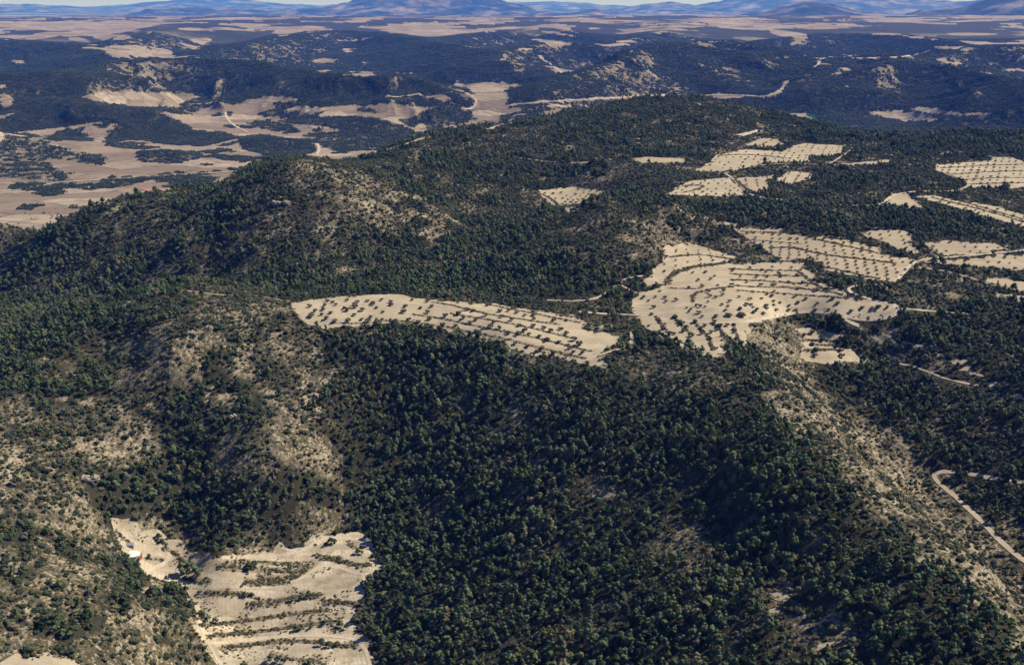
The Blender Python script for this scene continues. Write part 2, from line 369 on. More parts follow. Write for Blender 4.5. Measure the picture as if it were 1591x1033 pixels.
def mat_foliage(name, stops, var=0.5):
    s = NB(name)
    rnd = s.add('ShaderNodeObjectInfo').outputs['Random']
    patch = s.math('MULTIPLY', s.math('SUBTRACT', s.noise(0.018, 3, 0.6), 0.5), 1.6)
    col = s.ramp(s.math('ADD', s.math('ADD', s.math('MULTIPLY', rnd, 0.72), 0.10), patch, True), stops)
    n = s.noise(0.9, 3, 0.7)
    col = s.mix(var, col, s.ramp(n, [(0.3, 0.35), (0.7, 1.0)]), 'MULTIPLY')
    geo = s.add('ShaderNodeNewGeometry')
    s.b.inputs['Roughness'].default_value = 0.7
    return s.done(col)

M = {}
M['terrain'] = mat_terrain()
M['pale'] = mat_soil('pale_field_soil', (0.34, 0.285, 0.19), (0.44, 0.375, 0.26), rot=R(10))
M['pale2'] = mat_soil('tan_field_soil', (0.29, 0.235, 0.155), (0.37, 0.305, 0.21), rot=R(-25))
M['bank'] = mat_soil('terrace_bank_earth', (0.10, 0.085, 0.05), (0.17, 0.14, 0.09))
M['sand'] = mat_soil('clearing_sand', (0.30, 0.255, 0.18), (0.52, 0.455, 0.34), rot=R(75), blot=0.8)
M['brown'] = mat_soil('brown_field_soil', (0.26, 0.21, 0.16), (0.36, 0.30, 0.225), rot=R(5))
M['track'] = mat_soil('white_track_gravel', (0.45, 0.39, 0.29), (0.52, 0.45, 0.345), rot=R(40))
M['pine'] = mat_foliage('pine_needles', [(0.0, (0.030, 0.045, 0.020)), (0.35, (0.056, 0.080, 0.036)), (0.6, (0.088, 0.120, 0.060)), (0.8, (0.112, 0.125, 0.054)), (0.93, (0.150, 0.140, 0.072)), (1.0, (0.19, 0.15, 0.095))])
M['shrub'] = mat_foliage('evergreen_shrub_leaves', [(0.0, (0.028, 0.038, 0.020)), (0.35, (0.046, 0.060, 0.032)), (0.6, (0.068, 0.078, 0.042)), (0.8, (0.105, 0.095, 0.056)), (1.0, (0.16, 0.13, 0.09))])
M['orchard'] = mat_foliage('orchard_leaves', [(0.0, (0.050, 0.052, 0.024)), (0.5, (0.080, 0.076, 0.038)), (1.0, (0.125, 0.11, 0.06))])
M['grass'] = mat_foliage('dry_bank_grass', [(0.0, (0.095, 0.085, 0.045)), (0.5, (0.14, 0.12, 0.065)), (1.0, (0.20, 0.165, 0.10))])
M['farwood'] = mat_foliage('distant_wood_leaves', [(0.0, (0.018, 0.030, 0.018)), (0.5, (0.030, 0.043, 0.024)), (0.8, (0.048, 0.055, 0.032)), (1.0, (0.10, 0.085, 0.055))])
def mat_plain(name, col, rough=0.85, sc=1.5):
    s = NB(name); s.b.inputs['Roughness'].default_value = rough
    n = s.noise(sc, 4, 0.65); c2 = tuple(c*0.6 for c in col)
    return s.done(s.mix(n, c2, tuple(min(1, c*1.25) for c in col)), n, 0.05, 0.3)
M['bark'] = mat_plain('pine_bark', (0.10, 0.075, 0.055))
M['rock'] = mat_plain('limestone', (0.27, 0.235, 0.185), sc=0.6)
M['roofwhite'] = mat_plain('white_roof_sheet', (0.66, 0.65, 0.63), 0.5, 0.3)
M['redwall'] = mat_plain('rust_red_brick', (0.22, 0.075, 0.045))
M['dark'] = mat_plain('dark_opening', (0.03, 0.028, 0.025))
M['carpaint'] = mat_plain('mauve_paint', (0.15, 0.11, 0.22), 0.35)
M['glass'] = mat_plain('tinted_glass', (0.02, 0.025, 0.03), 0.1)
M['rubber'] = mat_plain('tyre_rubber', (0.02, 0.02, 0.02))
M['greyblue'] = mat_plain('grey_blue_sheet', (0.20, 0.22, 0.27), 0.6)
M['riverleaf'] = mat_foliage('riverside_leaves', [(0.0, (0.030, 0.075, 0.050)), (0.5, (0.045, 0.10, 0.06)), (1.0, (0.08, 0.12, 0.06))])
M['water'] = mat_plain('river_water', (0.015, 0.045, 0.04), 0.55, 0.02)
M['redsoil'] = mat_plain('red_ploughed_soil', (0.30, 0.17, 0.12), sc=0.05)
M['greencrop'] = mat_plain('green_crop', (0.09, 0.17, 0.07), sc=0.2)

# ------------------------------------------------------------------ fields, tracks: outlines in pixels of the photograph, laid on the ground where they stand
def dens(poly, step, closed=True):
    out = []
    n = len(poly)
    for i in range(n if closed else n-1):
        a = poly[i]; b = poly[(i+1) % n]; L = math.hypot(b[0]-a[0], b[1]-a[1]); k = max(1, int(L/step))
        for j in range(k): out.append((a[0]+(b[0]-a[0])*j/k, a[1]+(b[1]-a[1])*j/k))
    if not closed: out.append(poly[-1])
    return out
def smooth(poly, it=1, closed=True):
    for _ in range(it):
        q = []; n = len(poly)
        rngi = range(n) if closed else range(n-1)
        if not closed: q.append(poly[0])
        for i in rngi:
            a = poly[i]; b = poly[(i+1) % n]
            q += [(0.75*a[0]+0.25*b[0], 0.75*a[1]+0.25*b[1]), (0.25*a[0]+0.75*b[0], 0.25*a[1]+0.75*b[1])]
        if not closed: q.append(poly[-1])
        poly = q
    return poly
def wpoly(px, sm=1, jit=0.0):
    q = dens(smooth(px, sm), 4)
    g = ground([a for a, b in q], [b for a, b in q])
    d = np.hypot(g[:, 0], g[:, 1]); md = np.median(d)
    g = g[(d > md*0.55) & (d < md*1.8)]
    if jit:
        g[:, 0] += (vnoise(g[:, 0]/7, g[:, 1]/7, 4)-0.5)*jit; g[:, 1] += (vnoise(g[:, 0]/7, g[:, 1]/7, 8)-0.5)*jit
    return g[:, :2]
def inpoly(x, y, poly):
    x = np.asarray(x); y = np.asarray(y); r = np.zeros(x.shape, bool)
    x0, y0 = poly.min(0); x1, y1 = poly.max(0)
    m = (x >= x0) & (x <= x1) & (y >= y0) & (y <= y1)
    if not m.any(): return r
    xs = x[m]; ys = y[m]; c = np.zeros(xs.shape, bool); j = len(poly)-1
    for i in range(len(poly)):
        xi, yi = poly[i]; xj, yj = poly[j]
        if yi != yj:
            c ^= ((yi > ys) != (yj > ys)) & (xs < (xj-xi)*(ys-yi)/(yj-yi)+xi)
        j = i
    r[m] = c; return r

NEARF = {
 'long': ('pale', 'long pale almond field between two dark wooded slopes', [(451,472),(480,467),(513,463),(550,460),(588,457),(626,458),(664,466),(724,470),(762,472),(807,480),(852,487),(913,497),(911,506),(901,511),(962,525),(968,531),(935,546),(928,553),(947,575),(901,565),(852,553),(777,535),(702,518),(660,508),(641,503),(596,502),(555,507),(513,510),(472,504),(462,490)]),
 'top': ('pale', 'small pale upper terraces at the head of the broad orchard', [(1031,382),(1059,377),(1083,382),(1110,391),(1147,400),(1143,405),(1123,408),(1100,412),(1075,415),(1047,423),(1035,441),(1015,446),(1000,440),(1010,428),(1022,412),(1033,402),(1026,390)]),
 'broad': ('pale', 'broad pale terraced orchard with a rounded nose at its right end', [(1051,423),(1080,415),(1127,411),(1190,409),(1246,408),(1256,421),(1268,437),(1300,451),(1325,463),(1369,469),(1393,475),(1397,485),(1380,495),(1340,495),(1313,491),(1275,486),(1240,485),(1192,495),(1163,503),(1165,518),(1168,531),(1151,537),(1138,528),(1120,520),(1122,540),(1127,560),(1098,556),(1067,545),(1050,529),(1031,523),(998,507),(984,489),(983,467),(994,455),(1031,447),(1040,432)]),
 'slant': ('pale2', 'slanting tan field with tree rows above the track junction', [(1120,346),(1140,345),(1152,355),(1208,355),(1230,363),(1264,371),(1273,368),(1316,374),(1362,385),(1377,397),(1424,403),(1412,416),(1386,440),(1350,434),(1316,428),(1285,420),(1273,409),(1248,402),(1211,406),(1197,394),(1177,382),(1146,362)]),
 'heart': ('pale2', 'heart-shaped tan field beside the track junction', [(1335,363),(1365,357),(1406,357),(1421,371),(1410,377),(1425,386),(1429,397),(1395,392),(1378,380),(1347,371)]),
 'wedge': ('pale2', 'wedge-shaped tan field above the pale track at the right', [(1433,377),(1470,375),(1548,380),(1569,388),(1532,394),(1470,397),(1449,391)]),
 'lower': ('pale2', 'wide tan field below the pale track at the right edge', [(1428,405),(1486,404),(1563,396),(1660,400),(1660,434),(1591,422),(1501,414),(1436,408)]),
 'strip': ('pale2', 'narrow tan field strip under the orchards at the right edge', [(1526,462),(1548,456),(1620,464),(1650,470),(1650,478),(1591,471)]),
 'sliver': ('pale2', 'thin tan sliver of field at the right edge', [(1530,432),(1591,437),(1650,442),(1650,456),(1591,452),(1545,446)]),
 'rungs': ('pale', 'little pale field of four rungs on the slope below the orchard nose', [(1235,514),(1255,511),(1283,516),(1308,523),(1300,530),(1298,536),(1293,541),(1313,545),(1331,551),(1354,563),(1300,564),(1248,563),(1244,559),(1250,550),(1258,544),(1249,537),(1250,528),(1240,520)]),
 'bare': ('pale', 'strip of bare pale rock running down the wooded right slope', [(1357,521),(1366,520),(1371,525),(1391,528),(1432,538),(1432,543),(1407,539),(1366,531)]),
 'cap': ('pale2', 'small rounded field topmost on the far wooded ridge', [(1153,227),(1171,218),(1185,215),(1210,217),(1222,225),(1206,230),(1171,230)]),
 'spread': ('pale', 'spreading pale field in the middle of the far wooded ridge', [(1164,232),(1217,236),(1227,229),(1249,223),(1312,227),(1308,238),(1291,243),(1259,243),(1256,252),(1227,253),(1192,253),(1136,266),(1100,268),(1078,265),(1104,252),(1115,241)]),
 'lance': ('pale2', 'lance-shaped thin pale field right of the far ridge fields', [(1287,257),(1340,252),(1390,248),(1383,253),(1333,258)]),
 'wing': ('pale', 'pale orchard field left of the bend in the ridge track', [(1037,303),(1065,282),(1132,276),(1150,292),(1160,303),(1164,306),(1118,306)]),
 'tooth': ('pale2', 'tooth-shaped pale field right of the ridge track', [(1143,278),(1206,272),(1192,282),(1196,296),(1175,300),(1153,289)]),
 'kite': ('pale', 'kite-shaped pale field between scrub patches', [(1206,281),(1224,266),(1273,271),(1256,280),(1224,287)]),
 'thin': ('pale2', 'thin pale field alone in the dark far wood', [(979,247),(1012,244),(1062,247),(1067,253),(1001,254)]),
 'stripes': ('pale', 'large pale field of many terraces at the far right edge', [(1453,257),(1538,250),(1541,244),(1580,246),(1595,252),(1660,258),(1660,300),(1591,293),(1506,292),(1499,282),(1478,275),(1453,264)]),
 'apron': ('pale2', 'small pale field at the bend of the ridge track', [(1368,317),(1386,303),(1411,299),(1421,310),(1436,322),(1411,326),(1383,317)]),
 'ragged': ('pale', 'ragged long pale field running down to the right edge', [(1421,306),(1453,303),(1481,312),(1524,317),(1552,322),(1591,335),(1660,350),(1660,376),(1591,354),(1541,340),(1488,324),(1446,313)]),
 'hollow': ('pale', 'small pale field in the hollow beyond the bare hilltop', [(835,297),(860,293),(891,291),(941,297),(925,310),(911,322),(881,335),(870,328),(855,322)]),
 'clearing': ('sand', 'sandy clearing in the wooded valley bottom', [(168,810),(200,808),(230,825),(255,830),(280,850),(300,858),(330,862),(400,860),(430,852),(470,847),(500,836),(520,829),(555,830),(578,840),(583,858),(592,880),(582,900),(562,915),(572,930),(560,945),(545,962),(560,980),(572,1000),(577,1050),(345,1050),(312,985),(300,940),(290,915),(262,905),(225,893),(205,870),(190,850),(180,835)]),
 'corner': ('pale', 'pale bare patch at the bottom left corner', [(-20,1033),(20,1024),(70,1018),(112,1024),(160,1040),(150,1060),(-20,1060)]),
}
for i, (x, y, a, b) in enumerate([(1450,544,9,3),(1466,551,9,3),(1492,563,8,4),(1502,574,9,5),(1516,583,7,4),(1528,600,7,3),(1542,602,9,3),(1575,618,8,4),(1388,556,8,3),(1434,557,6,3),
                                  (1212,926,16,9),(1205,950,10,7),(1275,1003,22,9),(940,770,24,7)]):
    NEARF['patch%d' % i] = ('pale' if i < 13 else 'pale2', 'small bare patch of pale ground among bushes', [(x+a*math.cos(t*0.7854)*(1+0.16*math.sin(3*t+i)), y+b*math.sin(t*0.7854)*(1+0.16*math.cos(2*t+i))) for t in range(8)])
NEARW = {k: wpoly(v[2], 0, 9.0) for k, v in NEARF.items()}
TRACKS = [
 ('pale track curling along the foot of the big orchard', 3.4, [(1600,389),(1530,395),(1480,400),(1428,403),(1412,415),(1390,440),(1370,443),(1340,444),(1315,446),(1320,457),(1360,467),(1393,476),(1398,487),(1380,496),(1330,498),(1313,491),(1280,486),(1240,485),(1200,493),(1160,502),(1100,502),(1040,498),(985,489),(950,489),(900,485)]),
 ('short pale spur of track below the orchard nose', 3.2, [(1306,491),(1316,500),(1336,508)]),
 ('pale loop of track round a clump at the orchard edge', 2.8, [(990,456),(970,447),(962,440),(975,432),(1000,429)]),
 ('faint track crossing scrub towards the right edge', 2.2, [(1415,416),(1450,418),(1480,424),(1510,433),(1550,446),(1600,456)]),
 ('faint track climbing from the long field into the wood', 2.2, [(958,444),(935,462),(905,469),(850,467)]),
 ('winding faint track at the right end of the long field', 2.6, [(930,553),(950,546),(975,540),(985,528),(978,516)]),
 ('pale ridge track joining the far fields', 3.4, [(1127,270),(1140,279),(1155,295),(1170,305),(1200,309),(1240,314),(1290,319),(1350,320),(1371,318),(1386,303),(1425,297),(1480,298),(1499,293),(1508,285)]),
 ('far thin track skirting the spreading field', 3.0, [(1127,270),(1150,262),(1190,256),(1227,254),(1262,256),(1287,256),(1303,247),(1330,228)]),
 ('pale hairpin track in the right-hand valley', 3.6, [(1600,878),(1560,848),(1530,816),(1500,786),(1470,760),(1450,744),(1450,735),(1475,732),(1500,736),(1540,744),(1600,751)]),
 ('track entering the clearing at the foot of the photo', 3.0, [(350,1045),(330,1010),(316,985),(309,960),(306,940)]),
 ('lowest curving track across the clearing', 3.0, [(325,1000),(360,998),(400,993),(470,987),(540,990),(565,1000),(574,1025),(576,1045)]),
 ('middle curving track across the clearing', 3.2, [(275,908),(330,914),(350,911),(400,915),(450,908),(480,893),(495,880),(510,878),(540,886),(565,896),(585,888),(590,878)]),
 ('upper curving track along the clearing edge', 3.2, [(345,868),(400,866),(450,862),(480,852),(500,840),(530,836),(560,838),(580,850)]),
 ('sandy drive curling up to the white roof', 3.2, [(225,890),(240,882),(258,876),(266,862),(262,852),(250,846),(235,842)]),
 ('faint track along the top of the scrub ridge', 2.2, [(250,450),(300,453),(350,460),(400,459),(452,470)]),
 ('thin track at the left of the far dark wood', 2.4, [(800,245),(850,252),(900,255),(950,248)]),
 ('thin pale lane climbing the dark right slope', 2.0, [(1367,563),(1412,567),(1442,579),(1472,591),(1520,600)]),
 ('faint lane through scrub right of the orchard nose', 2.0, [(1400,480),(1430,483),(1480,486),(1520,490)]),
]
def wline(px, step=4):
    q = dens(smooth(px, 2, False), step, False); g = ground([a for a, b in q], [b for a, b in q])
    d = np.hypot(g[:, 0], g[:, 1]); md = np.median(d); g = g[(d > md*0.6) & (d < md*1.7)]
    return g[:, :2]
TRW = [(l, w, wline(p)) for l, w, p in TRACKS]
FARTR = [(3.5, [(792,165),(830,160),(880,157),(960,153),(1030,149),(1090,149),(1130,148),(1165,149),(1185,152),(1210,146),(1222,128)]), (6, [(1268,105),(1280,87),(1330,92),(1395,90),(1425,86),(1445,79)]),
 (6, [(-20,300),(30,296),(60,290),(90,284),(140,281),(200,277),(260,273),(320,270),(380,266),(410,262)]), (5, [(492,243),(497,230),(492,224)]), (6, [(560,246),(600,235),(640,222),(670,212),(665,203)]),
 (5, [(350,175),(352,185),(365,197),(385,206)]), (5, [(716,142),(735,150),(742,160),(732,172),(720,170)]), (6, [(0,222),(4,212),(0,206)]), (5, [(600,150),(620,152),(650,146),(655,149)]),
 (5,[(760,203),(775,195),(800,192),(860,183)]), (7,[(875,115),(860,103),(845,95),(838,88)]), (6,[(1150,212),(1180,204)])]
FARTRW = [(w_, wline(p)) for w_, p in FARTR]

# soil cover: 1 = bare soil, 0 = vegetation
FARF = [  # far bare fields
 [(118,150),(176,141),(241,144),(322,148),(284,160),(276,169),(234,165),(221,169),(151,158)], [(151,73),(214,70),(276,80),(264,89),(201,92),(171,90),(161,83)],
 [(38,61),(60,50),(118,50),(75,60),(40,63)], [(16,43),(40,38),(88,45),(60,48),(20,45)], [(98,45),(120,39),(176,43),(235,50),(150,50)], [(143,53),(213,55),(196,65),(150,63)],
 [(103,59),(125,58),(146,67),(112,64)], [(15,94),(40,94),(43,102),(25,100)], [(269,45),(300,43),(333,47),(300,49)], [(289,61),(333,59),(320,70),(306,70)], [(255,64),(300,70),(322,80),(290,77)],
 [(536,64),(575,58),(580,60),(560,65)], [(596,50),(640,51),(635,54),(600,53)], [(484,110),(520,109),(505,115)], [(525,116),(582,113),(588,119),(550,120)], [(600,113),(647,114),(640,116)],
 [(540,42),(620,40),(700,44),(800,50),(690,52),(600,47)], [(800,74),(838,78),(835,84),(805,80)], [(833,48),(870,50),(908,60),(870,57)], [(805,46),(838,43),(835,47)], [(890,101),(925,94),(955,82),(920,100)],
 [(838,100),(883,109),(865,111)], [(1015,50),(1034,54),(1020,55)], [(975,65),(995,66),(985,69)], [(910,43),(938,44),(920,47)], [(920,67),(952,71),(930,73)], [(1190,45),(1250,52),(1262,58),(1236,73),(1223,70),(1240,62),(1200,54)],
 [(1266,61),(1298,54),(1298,57)], [(1354,52),(1400,52),(1397,56),(1356,56)], [(1407,57),(1440,57),(1434,63),(1412,61)], [(1430,71),(1520,74),(1517,80),(1467,78)], [(1445,91),(1475,92),(1510,103),(1482,102)],
 [(1548,111),(1591,103),(1620,104),(1620,112),(1570,112)], [(1283,120),(1300,111),(1316,114),(1300,118)], [(1517,70),(1543,66),(1540,69)], [(1467,51),(1552,52),(1545,55),(1480,56)], [(1230,38),(1340,40),(1300,46),(1240,46)],
 [(715,131),(811,127),(783,139),(794,153),(781,168),(813,168),(955,164),(926,173),(866,179),(794,192),(760,203),(700,208),(711,194),(756,181),(738,170),(743,158),(728,141)],
 [(1344,174),(1409,171),(1465,186),(1440,191),(1369,184)], [(1399,169),(1445,166),(1485,176),(1545,175),(1535,180),(1470,181)], [(1213,176),(1273,176),(1263,191),(1218,186)], [(1100,152),(1135,147),(1165,151),(1120,156)],
 [(0,130),(12,134),(0,140)], [(0,140),(30,158),(0,172)], [(480,95),(505,90),(520,96),(500,102)], [(650,150),(700,148),(700,160)], [(560,165),(600,160),(660,168),(650,180),(620,186),(590,176)],
 [(820,60),(860,62),(900,70),(860,74)], [(1310,132),(1322,134),(1318,138)], [(395,150),(450,150),(470,157),(430,160)]]
FARW = [wpoly(p, 1) for p in FARF]
# woods and scrub inside the valley
VWOOD = [ # (outline, wood density)
 ([(-60,195),(0,189),(30,173),(63,158),(105,154),(176,163),(226,170),(276,188),(299,197),(296,203),(250,205),(200,205),(186,193),(140,190),(100,198),(33,205),(-60,215)], 0.9),
 ([(68,218),(93,207),(136,209),(136,213),(100,220)], 0.95), ([(165,218),(173,205),(208,203),(251,202),(296,203),(369,208),(347,223),(301,227),(251,225),(213,217),(173,222)], 0.9),
 ([(212,245),(221,232),(284,234),(314,243),(301,249),(251,253),(216,252)], 0.75),
 ([(-60,212),(50,212),(83,228),(131,238),(163,245),(161,257),(141,255),(68,244),(83,263),(126,283),(75,286),(15,276),(-60,282)], 0.42),
 ([(380,211),(406,210),(436,214),(489,225),(500,228),(474,243),(414,249),(412,241),(380,234),(370,222)], 0.8),
 ([(430,187),(500,183),(555,181),(594,186),(626,196),(650,207),(636,220),(594,225),(560,220),(530,214),(470,214),(480,207),(540,205),(500,196),(440,192)], 0.75),
 ([(399,175),(450,172),(490,180),(470,187),(430,183),(400,180)], 0.7), ([(643,182),(692,161),(713,162),(740,178),(720,196),(670,197)], 0.75),
 ([(380,190),(420,188),(470,200),(440,206),(400,200)], 0.6), ([(120,240),(163,243),(161,257),(140,255)], 0.8), ([(230,166),(290,166),(310,175),(280,180)], 0.6), ([(470,214),(560,216),(620,222),(600,232),(560,228),(470,224)],0.5),
 ([(190,281),(235,276),(232,281),(200,284)], 0.9), ([(240,276),(262,272),(300,270),(345,266),(350,269),(300,274),(262,277)], 0.9), ([(60,294),(110,288),(150,287),(110,294)], 0.8),
 ([(790,193),(830,186),(880,180),(960,171),(975,175),(880,190),(820,197)], 0.95), ([(1205,163),(1240,164),(1300,166),(1345,178),(1340,196),(1290,196),(1245,190),(1262,178),(1225,170)], 0.95),
 ([(960,160),(1040,152),(1090,152),(1100,160),(960,166)], 0.8), ([(830,170),(900,163),(960,160),(955,166),(870,172)], 0.3),
]
VWW = [(wpoly(p, 1), d) for p, d in VWOOD]
# closed woods and open scrub in the near country
ZONES = [
 ([(1120,345),(1040,335),(1120,310),(1350,322),(1440,330),(1591,360),(1700,390),(1591,385),(1430,372),(1330,358),(1240,362)], 0.95), ([(1200,192),(1591,202),(1700,210),(1700,240),(1440,240),(1330,215),(1220,212)], 0.88),
 ([(640,340),(760,330),(860,360),(870,420),(980,440),(960,500),(820,480),(700,462),(580,452),(560,420)], 0.86), ([(0,355),(90,350),(140,400),(230,440),(120,470),(0,490),(-150,450)], 0.72), ([(330,300),(420,262),(430,330),(330,400),(250,420),(290,350)], 0.84),
 ([(500,255),(620,268),(700,230),(860,220),(900,260),(840,292),(760,330),(660,320),(600,290)], 0.9), ([(1450,600),(1591,640),(1700,700),(1700,850),(1591,850),(1470,740),(1400,660),(1330,600),(1260,565),(1360,560)], 0.93),
 ([(1400,490),(1591,480),(1700,500),(1700,620),(1591,610),(1480,550)], 0.93), ([(900,180),(1060,162),(1180,195),(1180,215),(1060,240),(900,235),(800,225)], 0.82),
 ([(540,560),(600,522),(680,520),(760,540),(850,562),(940,580),(1060,562),(1150,572),(1210,640),(1290,720),(1400,830),(1480,920),(1591,1015),(1620,1060),(585,1060),(575,980),(600,900),(590,850),(530,780),(520,740),(535,640)], 1.16),
 ([(1150,572),(1230,585),(1290,602),(1370,670),(1450,720),(1520,800),(1600,868),(1640,1060),(1600,1020),(1480,920),(1400,830),(1290,720),(1200,640)], 0.30),
 ([(1160,505),(1240,490),(1300,495),(1240,510),(1240,560),(1290,600),(1200,580),(1165,545)], 0.5),
 ([(450,270),(560,262),(640,300),(640,360),(560,380),(470,340),(420,320),(420,300)], 0.68), ([(270,290),(345,290),(300,340),(230,390),(150,420),(100,360),(180,322)], 0.66),
 ([(250,450),(460,450),(460,480),(520,560),(540,640),(520,740),(500,800),(400,840),(370,700),(330,620),(300,560),(250,500)], 0.66),
 ([(0,560),(120,540),(200,600),(160,700),(130,780),(180,860),(120,900),(0,880)], 0.82), ([(340,580),(420,600),(430,680),(410,760),(350,700),(340,640)], 0.46),
 ([(220,690),(330,680),(420,800),(330,850),(250,830),(180,790)], 0.97), ([(0,60+900),(330,1033),(300,940),(200,880),(100,900)], 0.92),
 ([(0,600),(60,620),(60,760),(0,800)], 0.46), ([(450,830),(510,780),(530,830),(470,845)], 0.35),
 ([(1180,420),(1240,400),(1300,430),(1330,470),(1280,450)], 0.9), ([(850,420),(1000,400),(1020,330),(940,340),(870,380)], 0.62),
 ([(1300,440),(1480,420),(1540,470),(1440,480),(1380,440)], 0.6), ([(1400,440),(1500,430),(1560,470),(1450,500)], 0.55), ([(1200,340),(1400,320),(1450,300),(1380,260),(1260,290)], 0.85),
 ([(310,575),(350,560),(430,600),(440,640),(380,650)], 0.5), ([(940,580),(1060,560),(1150,560),(1120,600),(980,600)], 0.6), ([(1220,520),(1245,560),(1215,575),(1195,545)], 0.25),
 ([(1260,620),(1360,590),(1420,640),(1340,640)], 0.6), ([(1000,820),(1080,800),(1120,840),(1100,880),(1030,885)], 0.42), ([(890,740),(980,755),(1000,800),(920,795)], 0.36), ([(1170,900),(1240,895),(1330,1010),(1220,1015)], 0.42), ([(780,640),(860,650),(900,690),(820,680)], 0.6), ([(1060,700),(1130,720),(1150,770),(1080,740)], 0.6), ([(1100,930),(1170,960),(1180,1033),(1110,1020)], 0.5), ([(650,760),(720,780),(740,820),(660,810)], 0.6),
]
ZW = [(wpoly(p, 1, 12.0), d) for p, d in ZONES]

def wood_density(x, y):
    """0..1: how much of the ground is covered by tree crowns"""
    x = np.asarray(x, float); y = np.asarray(y, float); d = np.hypot(x, y)
    n = fbm(x/120, y/120, 4, 200); n2 = fbm(x/26, y/26, 3, 230)
    w_ = 0.66 + (n-0.5)*1.0
    zx = x+46*(fbm(x/40, y/40, 3, 261)-0.5); zy = y+46*(fbm(x/40, y/40, 3, 271)-0.5)
    for p, v in ZW:
        m = inpoly(zx, zy, p); w_ = np.where(m, v + (n-0.5)*0.45, w_)
    w_ = w_ + (n2-0.5)*np.where(w_ < 0.93, 0.9, 0.45) - 0.55*(fbm(x/20, y/20, 3, 222) > 0.655)
    z = sample(SM, x, y)
    hz = sample(H, x, y)
    az = np.arctan2(x, y)
    lim = np.where(az < R(4.5), np.where(d < 5000, 75, 48), 8)
    valley = (d > 2350) & (hz < lim + (fbm(x/260, y/260, 3, 7)-0.5)*26) & (d < 7500)
    ga, gr_ = sample(gu2, x, y), sample(gv2, x, y)
    gX, gY = gr_*np.sin(az)+ga*np.cos(az), gr_*np.cos(az)-ga*np.sin(az)
    asp = -(gX*math.sin(SUN_AZ)+gY*math.cos(SUN_AZ))          # > 0 where the slope faces the sun: dry and thin
    flat = 1-sstep(0.05, 0.14, np.hypot(gX, gY))
    farw = 0.86 - np.clip(asp, -0.12, 0.3)*1.7 + (fbm(x/330, y/330, 4, 300)-0.5)*0.9 + (fbm(x/60, y/60, 3, 305)-0.5)*0.7
    farw = np.maximum(farw, 0.40+0.25*(fbm(x/45, y/45, 2, 307)-.5))
    farw = np.where((flat > 0.4) & (fbm(x/420, y/650, 3, 310) > 0.56) & (d > 5200), 0.02, farw)
    w_ = w_ - np.clip(asp-0.05, -0.15, 0.3)*0.8*(d < 2700)*(w_ < 0.94)
    w_ = np.where(d > 2700, farw, w_)
    w_ = np.where(valley, 0.02+0.7*(fbm(x/110, y/110, 4, 330) > 0.60), w_)
    for p, v in VWW:
        m = inpoly(x, y, p); w_ = np.where(m, v + (fbm(x/60, y/60, 3, 350)-0.5)*0.5, w_)
    # plateau beyond: big fields with strips of wood
    pl = sstep(9000, 11500, d)
    pn = fbm(x/650+3+fbm(x/300, y/300, 2, 410), y/1000, 5, 400)-0.06*(fbm(x/2600, y/3500, 2, 420) > 0.5)
    w_ = w_*(1-pl) + pl*np.where(pn > 0.44, 0.9, 0.04)
    for q_, p in enumerate(FARW): w_ = np.where(inpoly(x, y, p) & (np.hypot(gX, gY) < (0.33 if sum(c[1] for c in FARF[q_])/len(FARF[q_]) < 125 else 9)+0.1*(fbm(x/80, y/80, 2, 430)-.5)), 0.0, w_)
    for w2, L in FARTRW:
        x0, y0 = L.min(0)-30; x1, y1 = L.max(0)+30
        m = (x > x0) & (x < x1) & (y > y0) & (y < y1)
        if m.any():
            dd = dist_line(x[m], y[m], L); k = np.zeros(x.shape, bool); k[m] = dd < 13; w_ = np.where(k, 0.0, w_)
    return np.clip(w_, 0, 1)
def dist_line(x, y, L):
    best = np.full(x.shape, 1e18)
    for (ax, ay), (bx, by) in zip(L[:-1], L[1:]):
        dx, dy = bx-ax, by-ay; q = dx*dx+dy*dy
        if q == 0: continue
        t = np.clip(((x-ax)*dx+(y-ay)*dy)/q, 0, 1); best = np.minimum(best, (x-ax-t*dx)**2+(y-ay-t*dy)**2)
    return np.sqrt(best)
def free_of_fields(x, y, pad=True):
    ok = np.ones(x.shape, bool)
    for k_, p in NEARW.items():
        if k_ in ('rungs', 'bare') or k_.startswith('patch'):   # low rough margins round the small fields
            c_ = p.mean(0); p = c_+(p-c_)*1.22
        ok &= ~inpoly(x, y, p)
    for l, w2, L in TRW:
        x0, y0 = L.min(0)-8; x1, y1 = L.max(0)+8; m = (x > x0) & (x < x1) & (y > y0) & (y < y1)
        if m.any():
            k = np.zeros(x.shape, bool); k[m] = dist_line(x[m], y[m], L) < w2*0.5+1.6; ok &= ~k
    return ok

# ------------------------------------------------------------------ terrain sheet
WD = wood_density(XX, YY)
soil = np.where(DD > 2350, 1-np.clip((WD-0.10)/0.25, 0, 1), 0.0)
soil = np.where(DD > 2350, soil, np.clip((0.42-WD)*1.0, 0, 0.4))
def make_mesh(name, v, f):
    m = bpy.data.meshes.new(name); v = np.asarray(v, 'f'); f = np.asarray(f, 'i'); k = f.shape[1]
    m.vertices.add(len(v)); m.vertices.foreach_set('co', v.ravel())
    m.loops.add(f.size); m.loops.foreach_set('vertex_index', f.ravel())
    m.polygons.add(len(f)); m.polygons.foreach_set('loop_start', (np.arange(len(f))*k).astype('i')); m.update(); return m
ii, jj = np.meshgrid(np.arange(NU-1), np.arange(NV-1), indexing='ij'); a = (ii*NV+jj).ravel()
tm = make_mesh('terrain', np.column_stack([XX.ravel(), YY.ravel(), H.ravel()]), np.column_stack([a, a+1, a+NV+1, a+NV])[:, ::-1])
tm.polygons.foreach_set('use_smooth', np.ones(len(tm.polygons), bool))
